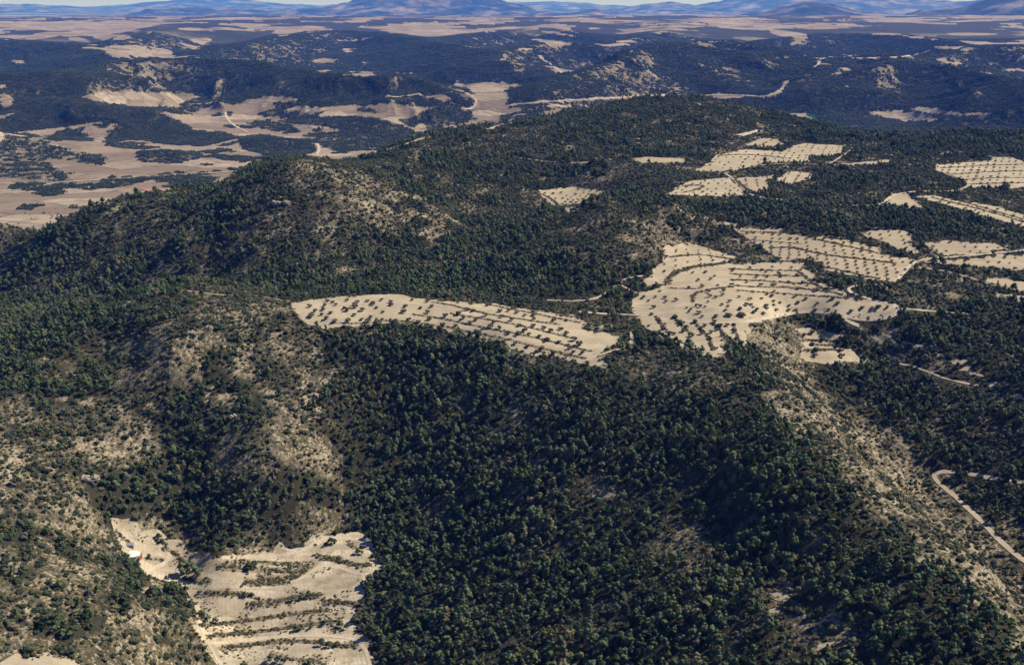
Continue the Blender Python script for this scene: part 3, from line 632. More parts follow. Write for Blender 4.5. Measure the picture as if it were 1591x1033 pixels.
for nm, arr in (('soil', soil), ('wood', np.clip((WD-0.35)/0.5, 0, 1))):
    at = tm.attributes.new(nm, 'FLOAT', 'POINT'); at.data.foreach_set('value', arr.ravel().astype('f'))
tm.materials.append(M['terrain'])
to = bpy.data.objects.new('terrain', tm); C.objects.link(to)
tag(to, 'hilly ground of scrub, wood and valley fields', 'terrain', kind='structure')

# ------------------------------------------------------------------ field sheets
def sheet(name, poly, mat, label, lift=0.25, cat='field', cell=None):
    n = len(poly); d = float(np.median(np.hypot(poly[:, 0], poly[:, 1])))
    cell = cell or max(2.5, d/260)
    x0, y0 = poly.min(0); x1, y1 = poly.max(0)
    gx, gy = np.meshgrid(np.arange(x0+cell*.5, x1, cell), np.arange(y0+cell*.5, y1, cell)); gx = gx.ravel(); gy = gy.ravel()
    m = inpoly(gx, gy, poly); inner = np.column_stack([gx[m], gy[m]])
    pts = [Vector((float(a), float(b))) for a, b in poly] + [Vector((float(a), float(b))) for a, b in inner]
    res = delaunay_2d_cdt(pts, [(i, (i+1) % n) for i in range(n)], [list(range(n))], 1, 1e-4)
    vv = np.array([(p.x, p.y) for p in res[0]]); z = sample(H, vv[:, 0], vv[:, 1]) + lift
    me = bpy.data.meshes.new(name); me.from_pydata([(a, b, c) for (a, b), c in zip(vv.tolist(), z.tolist())], [], [list(f) for f in res[2]])
    me.polygons.foreach_set('use_smooth', np.ones(len(me.polygons), bool)); me.update()
    me.materials.append(mat); o = bpy.data.objects.new(name, me); C.objects.link(o); tag(o, label, cat, kind='structure'); return o
for k, (mt, lb, _) in NEARF.items():
    sheet('clearing' if k == 'clearing' else ('bare_patch' if k.startswith('patch') or k in ('bare', 'corner') else 'field'), NEARW[k], M[mt], lb, cat='ground')
def ribbon(name, L, w2, mat, label, lift=0.4):
    q = [L[0]]
    for p in L[1:]:
        if math.hypot(p[0]-q[-1][0], p[1]-q[-1][1]) > 1.5: q.append(p)
    L = np.array(q); L2 = [L[0]]
    for a, b in zip(L[:-1], L[1:]):
        k = max(1, int(math.hypot(*(b-a))/3))
        for j in range(1, k+1): L2.append(a+(b-a)*j/k)
    L = np.array(L2)
    for _ in range(4): L[1:-1] = (L[:-2]+2*L[1:-1]+L[2:])/4
    T = np.gradient(L, axis=0); T /= np.maximum(np.hypot(T[:, 0], T[:, 1]), 1e-6)[:, None]; N = np.column_stack([-T[:, 1], T[:, 0]])
    hw = w2*0.5*(0.8+0.5*vnoise(L[:, 0]/9, L[:, 1]/9, 60))[:, None]
    rows = [L+N*hw*t for t in (-1, -0.33, 0.33, 1)]
    V = np.concatenate([np.column_stack([r, sample(H, r[:, 0], r[:, 1])+lift]) for r in rows]); n = len(L); F = []
    for r in range(3):
        i = np.arange(n-1); F.append(np.column_stack([r*n+i, r*n+i+1, (r+1)*n+i+1, (r+1)*n+i])[:, ::-1])
    me = make_mesh(name, V, np.concatenate(F)); me.materials.append(mat); o = bpy.data.objects.new(name, me); C.objects.link(o); tag(o, label, 'track', kind='structure'); return o
for l, w2, L in TRW: ribbon('track', L, w2, M['track'], l)
for (w2, L), l in zip(FARTRW, ['long pale road along the far bank of the river valley', 'winding pale track on the dark hill far right', 'pale road crossing the left valley floor', 'short pale lane by the scrubby mound in the valley', 'pale farm road curving across the valley centre', 'wavy track through the small terraces in the left valley', 'pale road curling round the foot of the hill by the river', 'short track at the left edge of the valley', 'pale track on the wooded slope above the valley', 'faint lane beside the river trees', 'thin pale track far up the side valley', 'faint lane behind the far ridge']): ribbon('track', L, w2*1.9, M['track'], l, 1.6)

# ------------------------------------------------------------------ tree shapes
import bmesh
def blob(bm, c, r, sq=0.8, sub=1, jit=0.25, rnd=random):
    res = bmesh.ops.create_icosphere(bm, subdivisions=sub, radius=1.0)
    for v in res['verts']:
        k = 1+rnd.uniform(-jit, jit); v.co = Vector((c[0]+v.co.x*r*k, c[1]+v.co.y*r*k, c[2]+v.co.z*r*k*sq))
def leaf(bm, c, s, rnd):
    n = Vector((rnd.gauss(0, 1), rnd.gauss(0, 1), rnd.gauss(0, 1))).normalized(); u = n.orthogonal().normalized(); v = n.cross(u)
    bm.faces.new([bm.verts.new(Vector(c)+u*s*a+v*s*b*0.7) for a, b in ((-1, -.6), (1, -.8), (.5, 1))])
def crown_bm(seed, kind):
    r = random.Random(seed); bm = bmesh.new()
    if kind == 'pine':          # unit: crown radius 1, centred so the foot of the tree is z = 0, height about 2.2
        for k in range(11):
            a = r.uniform(0, 6.283); t = r.random()**0.6; z = 0.85+1.05*(1-t)*r.uniform(0.6, 1.1)+r.uniform(-.12, .25)
            blob(bm, (math.cos(a)*0.68*t, math.sin(a)*0.68*t, z), r.uniform(0.28, 0.46), 0.75, 1, 0.28, r)
        for k in range(46):
            a = r.uniform(0, 6.283); t = r.uniform(0.45, 1.08); z = 0.85+1.15*(1-t*0.85)+r.uniform(-.25, .25)
            leaf(bm, (math.cos(a)*t, math.sin(a)*t, z), r.uniform(.08, .16), r)
    elif kind == 'shrub':
        for k in range(7):
            a = r.uniform(0, 6.283); t = r.random()**0.5
            blob(bm, (math.cos(a)*0.6*t, math.sin(a)*0.6*t, 0.3+0.35*(1-t)), r.uniform(0.3, 0.5), 0.8, 1, 0.3, r)
        for k in range(26):
            a = r.uniform(0, 6.283); t = r.uniform(0.4, 1.05); leaf(bm, (math.cos(a)*t, math.sin(a)*t, 0.35+0.6*(1-t)+r.uniform(-.2, .25)), r.uniform(.08, .17), r)
    elif kind == 'orchard':     # open, flat, spreading
        for k in range(12):
            a = r.uniform(0, 6.283); t = r.random()**0.5
            blob(bm, (math.cos(a)*0.72*t, math.sin(a)*0.72*t, 0.72+r.uniform(-.15, .22)), r.uniform(0.28, 0.44), 0.7, 1, 0.3, r)
        for k in range(22):
            a = r.uniform(0, 6.283); t = r.uniform(0.2, 1.1); leaf(bm, (math.cos(a)*t, math.sin(a)*t, 0.8+r.uniform(-.25, .35)), r.uniform(.08, .16), r)
    elif kind == 'clump':       # a piece of far wood about 2 units across: many crowns side by side
        for k in range(15):
            x, y = r.uniform(-1, 1), r.uniform(-1, 1); blob(bm, (x, y, r.uniform(.16, .3)), r.uniform(.14, .27), 1.0, 1, 0.25, r)
    elif kind == 'grass':
        for k in range(16):
            a = r.uniform(0, 6.283); t = r.random(); x, y = math.cos(a)*t*0.8, math.sin(a)*t*0.8
            leaf(bm, (x, y, r.uniform(.1, .35)), r.uniform(.2, .4), r)
    return bm
def trunk_bm(bm, seed, h=1.0, rad=0.09):
    r = random.Random(seed); seg = 5; rings = []
    bx, by = r.uniform(-.12, .12), r.uniform(-.12, .12)
    for k in range(4):
        t = k/3; rr = rad*(1-0.55*t)*(1.35 if k == 0 else 1); c = Vector((bx*t*t, by*t*t, h*t))
        rings.append([bm.verts.new(c+Vector((math.cos(6.283*q/seg)*rr, math.sin(6.283*q/seg)*rr, 0))) for q in range(seg)])
    for A, B in zip(rings[:-1], rings[1:]):
        for q in range(seg): bm.faces.new([A[q], A[(q+1) % seg], B[(q+1) % seg], B[q]])
    for q in range(3):          # limbs
        an = r.uniform(0, 6.283); s0 = Vector((bx*.6, by*.6, h*r.uniform(.6, .85))); e = s0+Vector((math.cos(an)*.5, math.sin(an)*.5, h*.35)); n = (e-s0).orthogonal().normalized()*rad*.4; m_ = (e-s0).cross(n).normalized()*rad*.4
        A = [bm.verts.new(s0+n), bm.verts.new(s0-n*.5+m_), bm.verts.new(s0-n*.5-m_)]; t_ = bm.verts.new(e)
        for i in range(3): bm.faces.new([A[i], A[(i+1) % 3], t_])
def to_mesh(bm, name, mats):
    me = bpy.data.meshes.new(name); bm.to_mesh(me); bm.free()
    for m in mats: me.materials.append(m)
    return me
def variant(kind, seed, mat):                    # crown + trunk in one mesh for the mass woods
    bm = crown_bm(seed, kind); n = len(bm.faces)
    if kind in ('pine', 'orchard'):
        trunk_bm(bm, seed, 1.1 if kind == 'pine' else 0.8)
        bm.faces.ensure_lookup_table()
        for f in bm.faces[n:]: f.material_index = 1
    return to_mesh(bm, kind+'_mass', [mat, M['bark']])

def scatter_object(name, pts, scl, rot, idx, meshes, label, cat, group=None):
    """ONE stuff object: a point set that carries copies of a few plant meshes"""
    me = bpy.data.meshes.new(name); me.vertices.add(len(pts)); me.vertices.foreach_set('co', np.asarray(pts, 'f').ravel())
    for nm, typ, arr in (('scl', 'FLOAT_VECTOR', scl), ('rot', 'FLOAT_VECTOR', rot)):
        at = me.attributes.new(nm, typ, 'POINT'); at.data.foreach_set('vector', np.asarray(arr, 'f').ravel())
    at = me.attributes.new('idx', 'INT', 'POINT'); at.data.foreach_set('value', np.asarray(idx, 'i'))
    o = bpy.data.objects.new(name, me); C.objects.link(o)
    vc = bpy.data.collections.new(name+'_shapes')
    for k, mm in enumerate(meshes): vc.objects.link(bpy.data.objects.new('%s_shape_%02d' % (name, k), mm))
    g = bpy.data.node_groups.new(name, 'GeometryNodeTree')
    g.interface.new_socket('Geometry', in_out='INPUT', socket_type='NodeSocketGeometry'); g.interface.new_socket('Geometry', in_out='OUTPUT', socket_type='NodeSocketGeometry')
    N = g.nodes.new; gi = N('NodeGroupInput'); go = N('NodeGroupOutput'); ip = N('GeometryNodeInstanceOnPoints'); ci = N('GeometryNodeCollectionInfo')
    ci.inputs['Collection'].default_value = vc; ci.inputs['Separate Children'].default_value = True; ci.inputs['Reset Children'].default_value = True
    def na(n_, t):
        q = N('GeometryNodeInputNamedAttribute'); q.data_type = t; q.inputs['Name'].default_value = n_
        return [s_ for s_ in q.outputs if s_.enabled and s_.name == 'Attribute'][0]
    Lk = g.links.new
    Lk(gi.outputs[0], ip.inputs['Points']); Lk(ci.outputs[0], ip.inputs['Instance']); ip.inputs['Pick Instance'].default_value = True
    Lk(na('idx', 'INT'), ip.inputs['Instance Index']); Lk(na('scl', 'FLOAT_VECTOR'), ip.inputs['Scale'])
    e2r = N('FunctionNodeEulerToRotation'); Lk(na('rot', 'FLOAT_VECTOR'), e2r.inputs[0]); Lk(e2r.outputs[0], ip.inputs['Rotation'])
    Lk(ip.outputs[0], go.inputs[0])
    md = o.modifiers.new('scatter', 'NODES'); md.node_group = g
    tag(o, label, cat, group, 'stuff'); return o

def cells(d0, d1, cell, az=34):
    """jittered grid of points over the visible wedge"""
    X1 = d1*math.sin(R(az)); xs = np.arange(-X1, X1, cell); ys = np.arange(d0*math.cos(R(az))*0.98, d1, cell)
    x, y = np.meshgrid(xs, ys); x = x.ravel(); y = y.ravel()
    x = x + rng.uniform(-.48, .48, x.shape)*cell; y = y + rng.uniform(-.48, .48, y.shape)*cell
    d = np.hypot(x, y); k = (d > d0) & (d < d1) & (np.abs(np.arctan2(x, y)) < R(az)); return x[k], y[k]
def seen(x, y, lift=6.0):
    """cull what stands well below the sight line of everything in front of it"""
    z = sample(H, x, y); i, j, f, g_ = gidx(np.arctan2(x, y), np.log(np.hypot(x, y)))
    return VIS[i, j] < (z+lift-CZ)/np.hypot(x, y) + 0.012
SL = (H-CZ)/DD; VIS = np.maximum.accumulate(SL, axis=1)

SPLIT_DONE = True
# ------------------------------------------------------------------ woods
PV_ = [variant('pine', 100+k, M['pine']) for k in range(8)]
SV_ = [variant('shrub', 200+k, M['shrub']) for k in range(8)]
CV_ = [variant('clump', 300+k, M['farwood']) for k in range(8)]
OV_ = [variant('orchard', 400+k, M['orchard']) for k in range(6)]
GVv = [variant('grass', 500+k, M['grass']) for k in range(5)]

x, y = cells(400, 2750, 4.95)
wd = wood_density(x, y); ck = sstep(0.40, 0.56, fbm(x/12, y/12, 2, 655)); keep = (rng.random(x.shape) < np.where(wd > 0.9, wd*1.02, wd*(0.35+0.85*ck))) & free_of_fields(x, y) & seen(x, y); x, y, wd = x[keep], y[keep], wd[keep]
n_tree = len(x)
sx_, sy_ = cells(400, 2500, 3.9); sw = wood_density(sx_, sy_); cl_ = fbm(sx_/13, sy_/13, 2, 640)
kk = (rng.random(sx_.shape) < np.clip(0.65+sw*0.75, 0, 1)*sstep(0.27, 0.44, cl_)) & (sw < 0.93) & free_of_fields(sx_, sy_) & seen(sx_, sy_)
x = np.concatenate([x, sx_[kk]]); y = np.concatenate([y, sy_[kk]]); wd = np.concatenate([wd, sw[kk]])
z = sample(H, x, y); sl = sample(SLOPE, x, y)
closed = sstep(0.72, 0.95, wd)
ispine = (rng.random(x.shape) < (0.05+0.22*sstep(0.4, 0.6, wd)+0.70*closed)) & (np.arange(len(x)) < n_tree)
rad = np.where(ispine, rng.uniform(1.75, 3.15, x.shape)*(0.8+0.25*closed), np.where(np.arange(len(x)) < n_tree, rng.uniform(1.7, 3.2, x.shape), rng.uniform(0.9, 2.5, x.shape)))
rad *= (0.72+0.62*rng.random(x.shape)**1.6)*(0.8+0.45*fbm(x/45, y/45, 2, 680))
hgt = rad*np.where(ispine, rng.uniform(0.85, 1.75, x.shape), rng.uniform(0.9, 1.3, x.shape))
print('near plants', len(x), 'pines', int(ispine.sum()))
def seen_in_frame(x, y, z, m=0):
    fx = x; cp, sp = math.cos(PITCH), math.sin(PITCH); dz = z-CZ
    fw = y*cp - dz*sp; up = y*sp + dz*cp
    u = PW/2+FOC*fx/fw; v = PH/2-FOC*up/fw
    return (u > -m) & (u < PW+m) & (v > -m) & (v < PH+m)
dist = np.sqrt(x*x+y*y+(z+hgt-CZ)**2)
size = rad/dist; i_, j_, f_, g_ = gidx(np.arctan2(x, y), np.log(np.hypot(x, y)))
clear = VIS[i_, np.maximum(j_-2, 0)] < (z+hgt-CZ)/np.hypot(x, y)
cand = seen_in_frame(x, y, z+hgt*0.5, -6) & clear
def biggest(mask, n):
    q = np.where(mask)[0]; return q[np.argsort(-size[q])[:n]]
solo_p = biggest(cand & ispine, 300); solo_s = biggest(cand & ~ispine, 300)
mass = np.ones(len(x), bool); mass[solo_p] = False; mass[solo_s] = False
def scatter(mask, meshes, name, label, cat, radv=None, hv=None):
    n = int(mask.sum())
    scatter_object(name, np.column_stack([x[mask], y[mask], z[mask]-0.15]), np.column_stack([rad[mask], rad[mask]*rng.uniform(.85, 1.15, n), hgt[mask]]),
                   np.column_stack([rng.uniform(-.08, .08, n), rng.uniform(-.08, .08, n), rng.uniform(0, 6.283, n)]), rng.integers(0, len(meshes), n), meshes, label, cat)
scatter(mass & ispine, PV_, 'pine_wood', 'dense dark green pine wood covering the slopes', 'wood')
scatter(mass & ~ispine, SV_, 'scrubland', 'rounded evergreen bushes dotting the dry slopes', 'scrub')
# low undergrowth tufts
gx, gy = cells(400, 1800, 2.9)
gw = wood_density(gx, gy); kk = (rng.random(gx.shape) < np.clip(1.1-0.5*gw, 0, .85)) & free_of_fields(gx, gy) & seen(gx, gy); gx, gy = gx[kk], gy[kk]; n = len(gx)
gz = sample(H, gx, gy); gr = rng.uniform(.4, 1.3, n)
scatter_object('undergrowth', np.column_stack([gx, gy, gz-0.1]), np.column_stack([gr, gr, gr*.8]), np.column_stack([np.zeros(n), np.zeros(n), rng.uniform(0, 6.283, n)]),
               np.where(rng.random(n) < .5, rng.integers(0, 5, n), rng.integers(5, 13, n)), GVv+SV_, 'low dry tufts and dwarf shrubs between the bushes', 'undergrowth')
print('tufts', n)
# far woods
fx, fy = cells(2700, 5200, 15.5, 33); fx2, fy2 = cells(5200, 9800, 25, 32)
fr = np.concatenate([rng.uniform(8, 12, len(fx)), rng.uniform(13, 18, len(fx2))]); fx = np.concatenate([fx, fx2]); fy = np.concatenate([fy, fy2])
fw = wood_density(fx, fy); kk = (rng.random(fx.shape) < np.clip(fw*1.15-0.05, 0, 1)) & (fw > 0.25) & seen(fx, fy, 8); fx, fy, fr = fx[kk], fy[kk], fr[kk]; n = len(fx)
fz = sample(H, fx, fy)
gsl = sample(gu2, fx, fy), sample(gv2, fx, fy)
ax_, rx_ = gsl; az_ = np.arctan2(fx, fy)
gX = rx_*np.sin(az_) + ax_*np.cos(az_); gY = rx_*np.cos(az_) - ax_*np.sin(az_)     # ground gradient, so that a clump lies along the slope
print('far clumps', n)
scatter_object('distant_wood', np.column_stack([fx, fy, fz-0.3]), np.column_stack([fr, fr, fr*1.0]), np.column_stack([np.arctan(gY), -np.arctan(gX), np.zeros(n)]),
               rng.integers(0, 8, n), CV_, 'far woods covering the hills beyond the valley', 'wood')

# ------------------------------------------------------------------ single pines and bushes nearest the camera
def part(name, me, parent):
    o = bpy.data.objects.new(name, me); C.objects.link(o); o.parent = parent; return o
pine_cr = [to_mesh(crown_bm(100+k, 'pine'), 'pine_crown', [M['pine']]) for k in range(8)]
def tr(seed, h):
    bm = bmesh.new(); trunk_bm(bm, seed, h); return to_mesh(bm, 'tree_trunk', [M['bark']])
pine_tr = [tr(100+k, 1.1) for k in range(8)]; orch_cr = [to_mesh(crown_bm(400+k, 'orchard'), 'orchard_crown', [M['orchard']]) for k in range(6)]; orch_tr = [tr(400+k, .8) for k in range(6)]
def place(kind, cr, trk, xx, yy, zz, r_, h_, label, cat, group):
    e = bpy.data.objects.new(kind, None); C.objects.link(e); e.empty_display_size = 1
    e.location = (xx, yy, zz-0.15); e.scale = (r_, r_*random.uniform(.88, 1.12), h_); e.rotation_euler = (random.uniform(-.06, .06), random.uniform(-.06, .06), random.uniform(0, 6.283))
    part('trunk', trk, e); part('crown', cr, e); tag(e, label, cat, group); return e
for q in solo_p:
    k = random.randrange(8)
    u_ = x[q]/y[q]
    fw_ = y[q]*math.cos(PITCH)-(z[q]-CZ)*math.sin(PITCH); sx = PW/2+FOC*x[q]/fw_
    big_ = hgt[q] > 4.0; adj = 'tall dark green pine' if big_ else 'low dark green pine'
    where = ('on the scrubby slope left of the sandy clearing' if sx < 345 else 'in the wood edge beside the sandy clearing' if sx < 680 else 'deep in the dark wood at bottom centre' if sx < 1000 else 'in the wood rising towards the bare ridge' if sx < 1330 else 'on the bare ridge side at lower right')
    lab, grp = adj+' '+where, ('tall' if big_ else 'low')+' pines '+where
    place('pine_tree', pine_cr[k], pine_tr[k], x[q], y[q], z[q], rad[q], hgt[q], lab, 'pine', grp)
for q in solo_s:
    fw_ = y[q]*math.cos(PITCH)-(z[q]-CZ)*math.sin(PITCH); sx = PW/2+FOC*x[q]/fw_
    adj = 'broad rounded evergreen bush' if rad[q] > 2.0 else 'small rounded evergreen bush'
    where = ('on the dry slope at lower left' if sx < 345 else 'in the undergrowth near the sandy clearing' if sx < 680 else 'in an opening of the dark wood at bottom centre' if sx < 1000 else 'in the thin wood below the bare ridge' if sx < 1330 else 'on the bare grey-tan ridge at lower right')
    lab, grp = adj+' '+where, adj.replace('bush', 'bushes')+' '+where
    o = bpy.data.objects.new('evergreen_bush', SV_[random.randrange(8)]); C.objects.link(o); o.location = (x[q], y[q], z[q]-0.1); o.scale = (rad[q], rad[q], hgt[q]); o.rotation_euler = (0, 0, random.uniform(0, 6.283)); tag(o, lab, 'bush', grp)

# ------------------------------------------------------------------ orchard trees and terrace banks
OT = []     # (x, y, radius, label, group)
LONG = [(481,478),(505,476),(517,472),(539,469),(551,475),(571,470),(593,468),(502,483),(522,475),(535,481),(552,479),(563,484),(579,475),(490,485),(514,488),(551,491),(595,486),(608,476),(607,471),(585,480),(540,484),(500,490),(484,492),(520,502),(541,501),(562,498),(576,495),(572,501),(594,498),(615,499),(635,499),(650,502),(627,487),(665,487),(671,478),(692,493),(720,496),(667,498),(688,507),(735,485),(708,508),(724,483),(730,503),(712,490),
 (755,492),(767,503),(749,513),(740,517),(776,512),(790,520),(779,494),(795,499),(815,516),(806,508),(829,508),(845,512),(856,517),(870,513),(880,520),(893,530),(868,534),(885,543),(900,537),(850,531),(838,525),(822,521),(805,521),(783,534),(762,510),(842,545),(860,552),(820,540),(800,536),(905,550),(880,556),(740,499),(757,476),(830,497),(860,500),(790,485),(815,492)]
for a_, b_ in LONG: OT.append((a_, b_, random.uniform(1.9, 3.2), 'spreading almond tree standing in the long pale field', 'almond trees of the long pale field'))
BROAD = [(1102,462),(1122,460),(1100,470),(1148,463),(1165,467),(1183,466),(1133,470),(1131,477),(1127,484),(1160,475),(1176,483),(1199,462),(1212,472),(1240,472),(1252,466),(1270,473),(1302,473),(1340,481),(1365,480),(1322,486),(1339,480),(1355,480),(1287,483),(1266,485),(1234,463),(1220,458),(1203,454),(1171,487),(1150,491),(1134,493),(1085,488),(1070,486),(1067,480),(1088,478),(1091,493),(1112,494),(1082,476),(1202,470),(1226,477),(1170,479),(1190,478),(1150,482),(1186,489),(1206,484),
 (1012,490),(1025,500),(1049,495),(1067,510),(1080,502),(1095,508),(1105,518),(1023,497),(1033,505),(1060,505),(1062,516),(1088,512),(1130,508),(1110,502),(1140,518),(1145,528),(1030,513),(1090,520),(1118,509),(1140,506),(1048,520),(1075,523),(1104,528),(1018,463),(1000,464),(1035,470),(1050,468),(1230,417),(1200,416),(1165,418),(1190,424),(1210,428),(1240,430),(1140,420),(1150,431),(1175,432),(1225,440),(1200,444),(1160,440),(1255,444),(1270,452),(1240,450),(1110,430),(1115,445),(1095,425)]
for a_, b_ in BROAD: OT.append((a_, b_, random.uniform(1.6, 2.9), 'dark spreading tree standing in the broad terraced orchard', 'trees of the broad terraced orchard'))
for a_, b_ in [(1262,519),(1250,522),(1281,521),(1279,530),(1262,537),(1268,545),(1305,547),(1266,555),(1308,556)]: OT.append((a_, b_, random.uniform(2.4, 3.2), 'round tree on the little field of four rungs', 'trees of the four-runged field'))
def rows(key, ang, sp, rsp, rr, label, group, drop=0.15):
    p = NEARW[key]; c = p.mean(0); ca, sa = math.cos(ang), math.sin(ang); n = 60
    for i in range(-n, n):
        for j in range(-n, n):
            a_ = i*sp+random.uniform(-1, 1); b_ = j*rsp+random.uniform(-.8, .8)
            X_, Y_ = c[0]+ca*a_-sa*b_, c[1]+sa*a_+ca*b_
            if random.random() < drop: continue
            if inpoly(np.array([X_]), np.array([Y_]), p)[0] and math.atan2(abs(X_), Y_) < R(33): OW.append((X_, Y_, rr*random.uniform(.75, 1.25), label, group))
OW = []
rows('slant', R(-14), 10, 15, 1.9, 'small tree in the slanting tan field', 'trees in rows of the slanting field')
rows('heart', R(-10), 12, 15, 1.7, 'small tree in the heart-shaped field', 'trees of the heart-shaped field')
rows('wedge', R(-6), 12, 16, 1.7, 'small tree in the wedge-shaped field', 'trees of the wedge-shaped field')
rows('lower', R(-4), 12, 17, 1.7, 'small tree in the field below the pale track', 'trees of the field below the track')
rows('wing', R(8), 13, 18, 1.8, 'small tree in the orchard by the ridge track bend', 'trees of the ridge track orchard')
rows('tooth', R(80), 12, 16, 1.8, 'small tree in the tooth-shaped field', 'trees of the tooth-shaped field')
rows('kite', R(70), 12, 16, 1.8, 'small tree in the kite-shaped field', 'trees of the kite-shaped field')
rows('hollow', R(20), 14, 20, 2.2, 'small tree in the field in the hollow', 'trees of the hollow field')
rows('stripes', R(-3), 11, 26, 2.2, 'small tree on the terraces of the far right field', 'trees of the far right terraces')
rows('ragged', R(-30), 12, 26, 2.3, 'small tree in the ragged long field', 'trees of the ragged field')
rows('cap', R(60), 12, 22, 1.8, 'small tree in the topmost ridge field', 'trees of the topmost field')
rows('spread', R(10), 13, 22, 1.8, 'small tree in the spreading ridge field', 'trees of the spreading field', .3)
rows('broad', R(4), 15, 24, 2.3, 'lesser tree between the terraces of the broad orchard', 'lesser trees of the broad terraced orchard', .45)
rows('long', R(-12), 16, 22, 2.2, 'lesser tree between the rows of the long pale field', 'lesser trees of the long pale field', .6)
rows('top', R(-8), 13, 17, 1.6, 'small tree on the little upper terraces', 'trees of the upper terraces', .3)
gg = ground([o[0] for o in OT], [o[1] for o in OT])
OW = [(g[0], g[1], o[2], o[3], o[4]) for g, o in zip(gg, OT)] + OW
OW.sort(key=lambda o: -o[2]/math.hypot(o[0], o[1]))
ox = np.array([o[0] for o in OW]); oy = np.array([o[1] for o in OW]); oz = sample(H, ox, oy); print('orchard trees', len(OW))
for q, o in enumerate(OW[:300]):
    k = random.randrange(6); place('orchard_tree', orch_cr[k], orch_tr[k], o[0], o[1], oz[q], o[2], o[2]*1.15, o[3], 'orchard tree', o[4])
if len(OW) > 300:
    n = len(OW)-300; rr = np.array([o[2] for o in OW[300:]])
    scatter_object('far_orchard', np.column_stack([ox[300:], oy[300:], oz[300:]]), np.column_stack([rr, rr, rr*1.1]), np.column_stack([np.zeros(n), np.zeros(n), rng.uniform(0, 6.283, n)]), rng.integers(0, 6, n), OV_, 'tiny rows of trees in the farther orchard fields', 'orchard')
# banks: lines of dry grass and low bushes along the terrace edges
BANKS = [
 (2.2, [(670,470),(700,474),(730,482),(760,489),(800,495),(830,500),(870,505)]), (2.0, [(640,489),(680,494),(720,503),(760,511),(800,519),(840,527),(880,537),(920,547)]), (1.8, [(600,498),(640,501),(690,508),(740,518),(780,526),(830,539),(870,548),(910,558)]),
 (2.0, [(700,488),(740,494),(790,503),(840,514),(890,526)]), (2.2, [(760,474),(800,482),(850,492),(900,502)]), (1.5, [(520,503),(560,504),(600,499),(640,500)]),
 (3.0, [(1040,400),(1060,398),(1090,396),(1120,401),(1144,404)]), (5.0, [(1036,441),(1040,430),(1055,422),(1075,416),(1110,411),(1130,408)]), (2.2, [(1132,418),(1165,420),(1200,421),(1245,421)]), (2.2, [(1135,426),(1170,428),(1210,429),(1255,430)]),
 (2.4, [(1135,436),(1165,436),(1200,438),(1240,441),(1268,441)]), (2.2, [(1140,444),(1180,447),(1220,447),(1260,450),(1290,455)]), (3.0, [(1077,470),(1076,460),(1085,454),(1110,449),(1140,446)]), (2.0, [(1150,452),(1200,456),(1260,460),(1320,464)]),
 (2.0, [(1037,448),(1060,449),(1090,449)]), (2.4, [(1018,492),(1028,506),(1040,520)]), (2.4, [(1046,492),(1060,508),(1075,520)]), (2.4, [(1078,500),(1088,512),(1102,526),(1108,545)]), (2.4, [(1108,502),(1118,512),(1135,530)]), (2.2, [(1140,504),(1142,516),(1150,532)]),
 (3.5, [(1195,386),(1230,384),(1262,393),(1300,399),(1345,404),(1390,410)]), (2.4, [(1265,372),(1300,380),(1340,388),(1375,397)]), (2.0, [(1150,360),(1185,362),(1215,361),(1250,366)]), (1.8, [(1165,373),(1205,376),(1245,380)]), (3.0, [(1250,405),(1280,415),(1320,424),(1365,434)]),
 (4.5, [(1345,370),(1375,378),(1395,392),(1430,397)]), (4.0, [(1425,377),(1430,390),(1450,398)]), (2.4, [(1240,421),(1262,440),(1285,452),(1310,460)]),
 (2.4, [(1250,530),(1270,529),(1300,531)]), (2.4, [(1250,546),(1280,543),(1310,546)]), (2.0, [(1258,538),(1275,536),(1296,538)]), (2.2, [(1460,262),(1520,258),(1591,256)]), (2.2, [(1475,272),(1530,268),(1591,266)]), (2.2, [(1495,280),(1540,277),(1591,277)]), (2.2, [(1500,287),(1560,285),(1591,285)]),
 (2.4, [(1450,308),(1500,320),(1550,333),(1591,346)]), (2.2, [(1480,310),(1530,324),(1591,342)]), (3.2, [(835,300),(855,308),(870,322),(881,334)]), (2.4, [(1060,290),(1085,288),(1095,290),(1080,296),(1060,300)]), (3.4, [(1142,280),(1155,290),(1166,300)]), (2.5, [(1115,243),(1150,240),(1190,243),(1220,246)]),
 (3.0, [(305,925),(350,922),(385,925),(400,930)]), (5.0, [(390,940),(420,938),(450,930),(480,925),(500,925)]), (2.6, [(310,972),(350,968),(385,965),(430,958),(470,952),(510,948)]), (2.6, [(320,990),(360,985),(400,982),(450,975),(500,968),(530,965)]), (2.6, [(340,1008),(380,1003),(420,998),(470,996),(520,1002),(550,1006)]),
 (3.5, [(500,935),(530,935),(560,942)]), (4.5, [(340,880),(380,884),(420,886),(460,888)]), (6.0, [(400,898),(430,902),(460,895),(480,880)]), (5.0, [(380,905),(410,907),(450,904)]), (3.0, [(360,875),(400,874),(440,876),(470,878)]), (3.5, [(500,868),(530,872),(560,880),(578,878)]), (3.0, [(490,862),(510,868),(530,866)]),
 (2.6, [(252,851),(270,858),(285,872),(292,884)]), (2.0, [(225,868),(240,869),(255,872)]), (3.0, [(540,846),(550,849),(553,853)]), (2.5, [(420,1020),(460,1025),(500,1028)]), (3.0, [(205,848),(190,836),(180,825)]), (2.5, [(240,840),(255,845),(262,850)]), (3, [(330,905),(300,903),(285,898)]),
]
bx_, by_, br_ = [], [], []
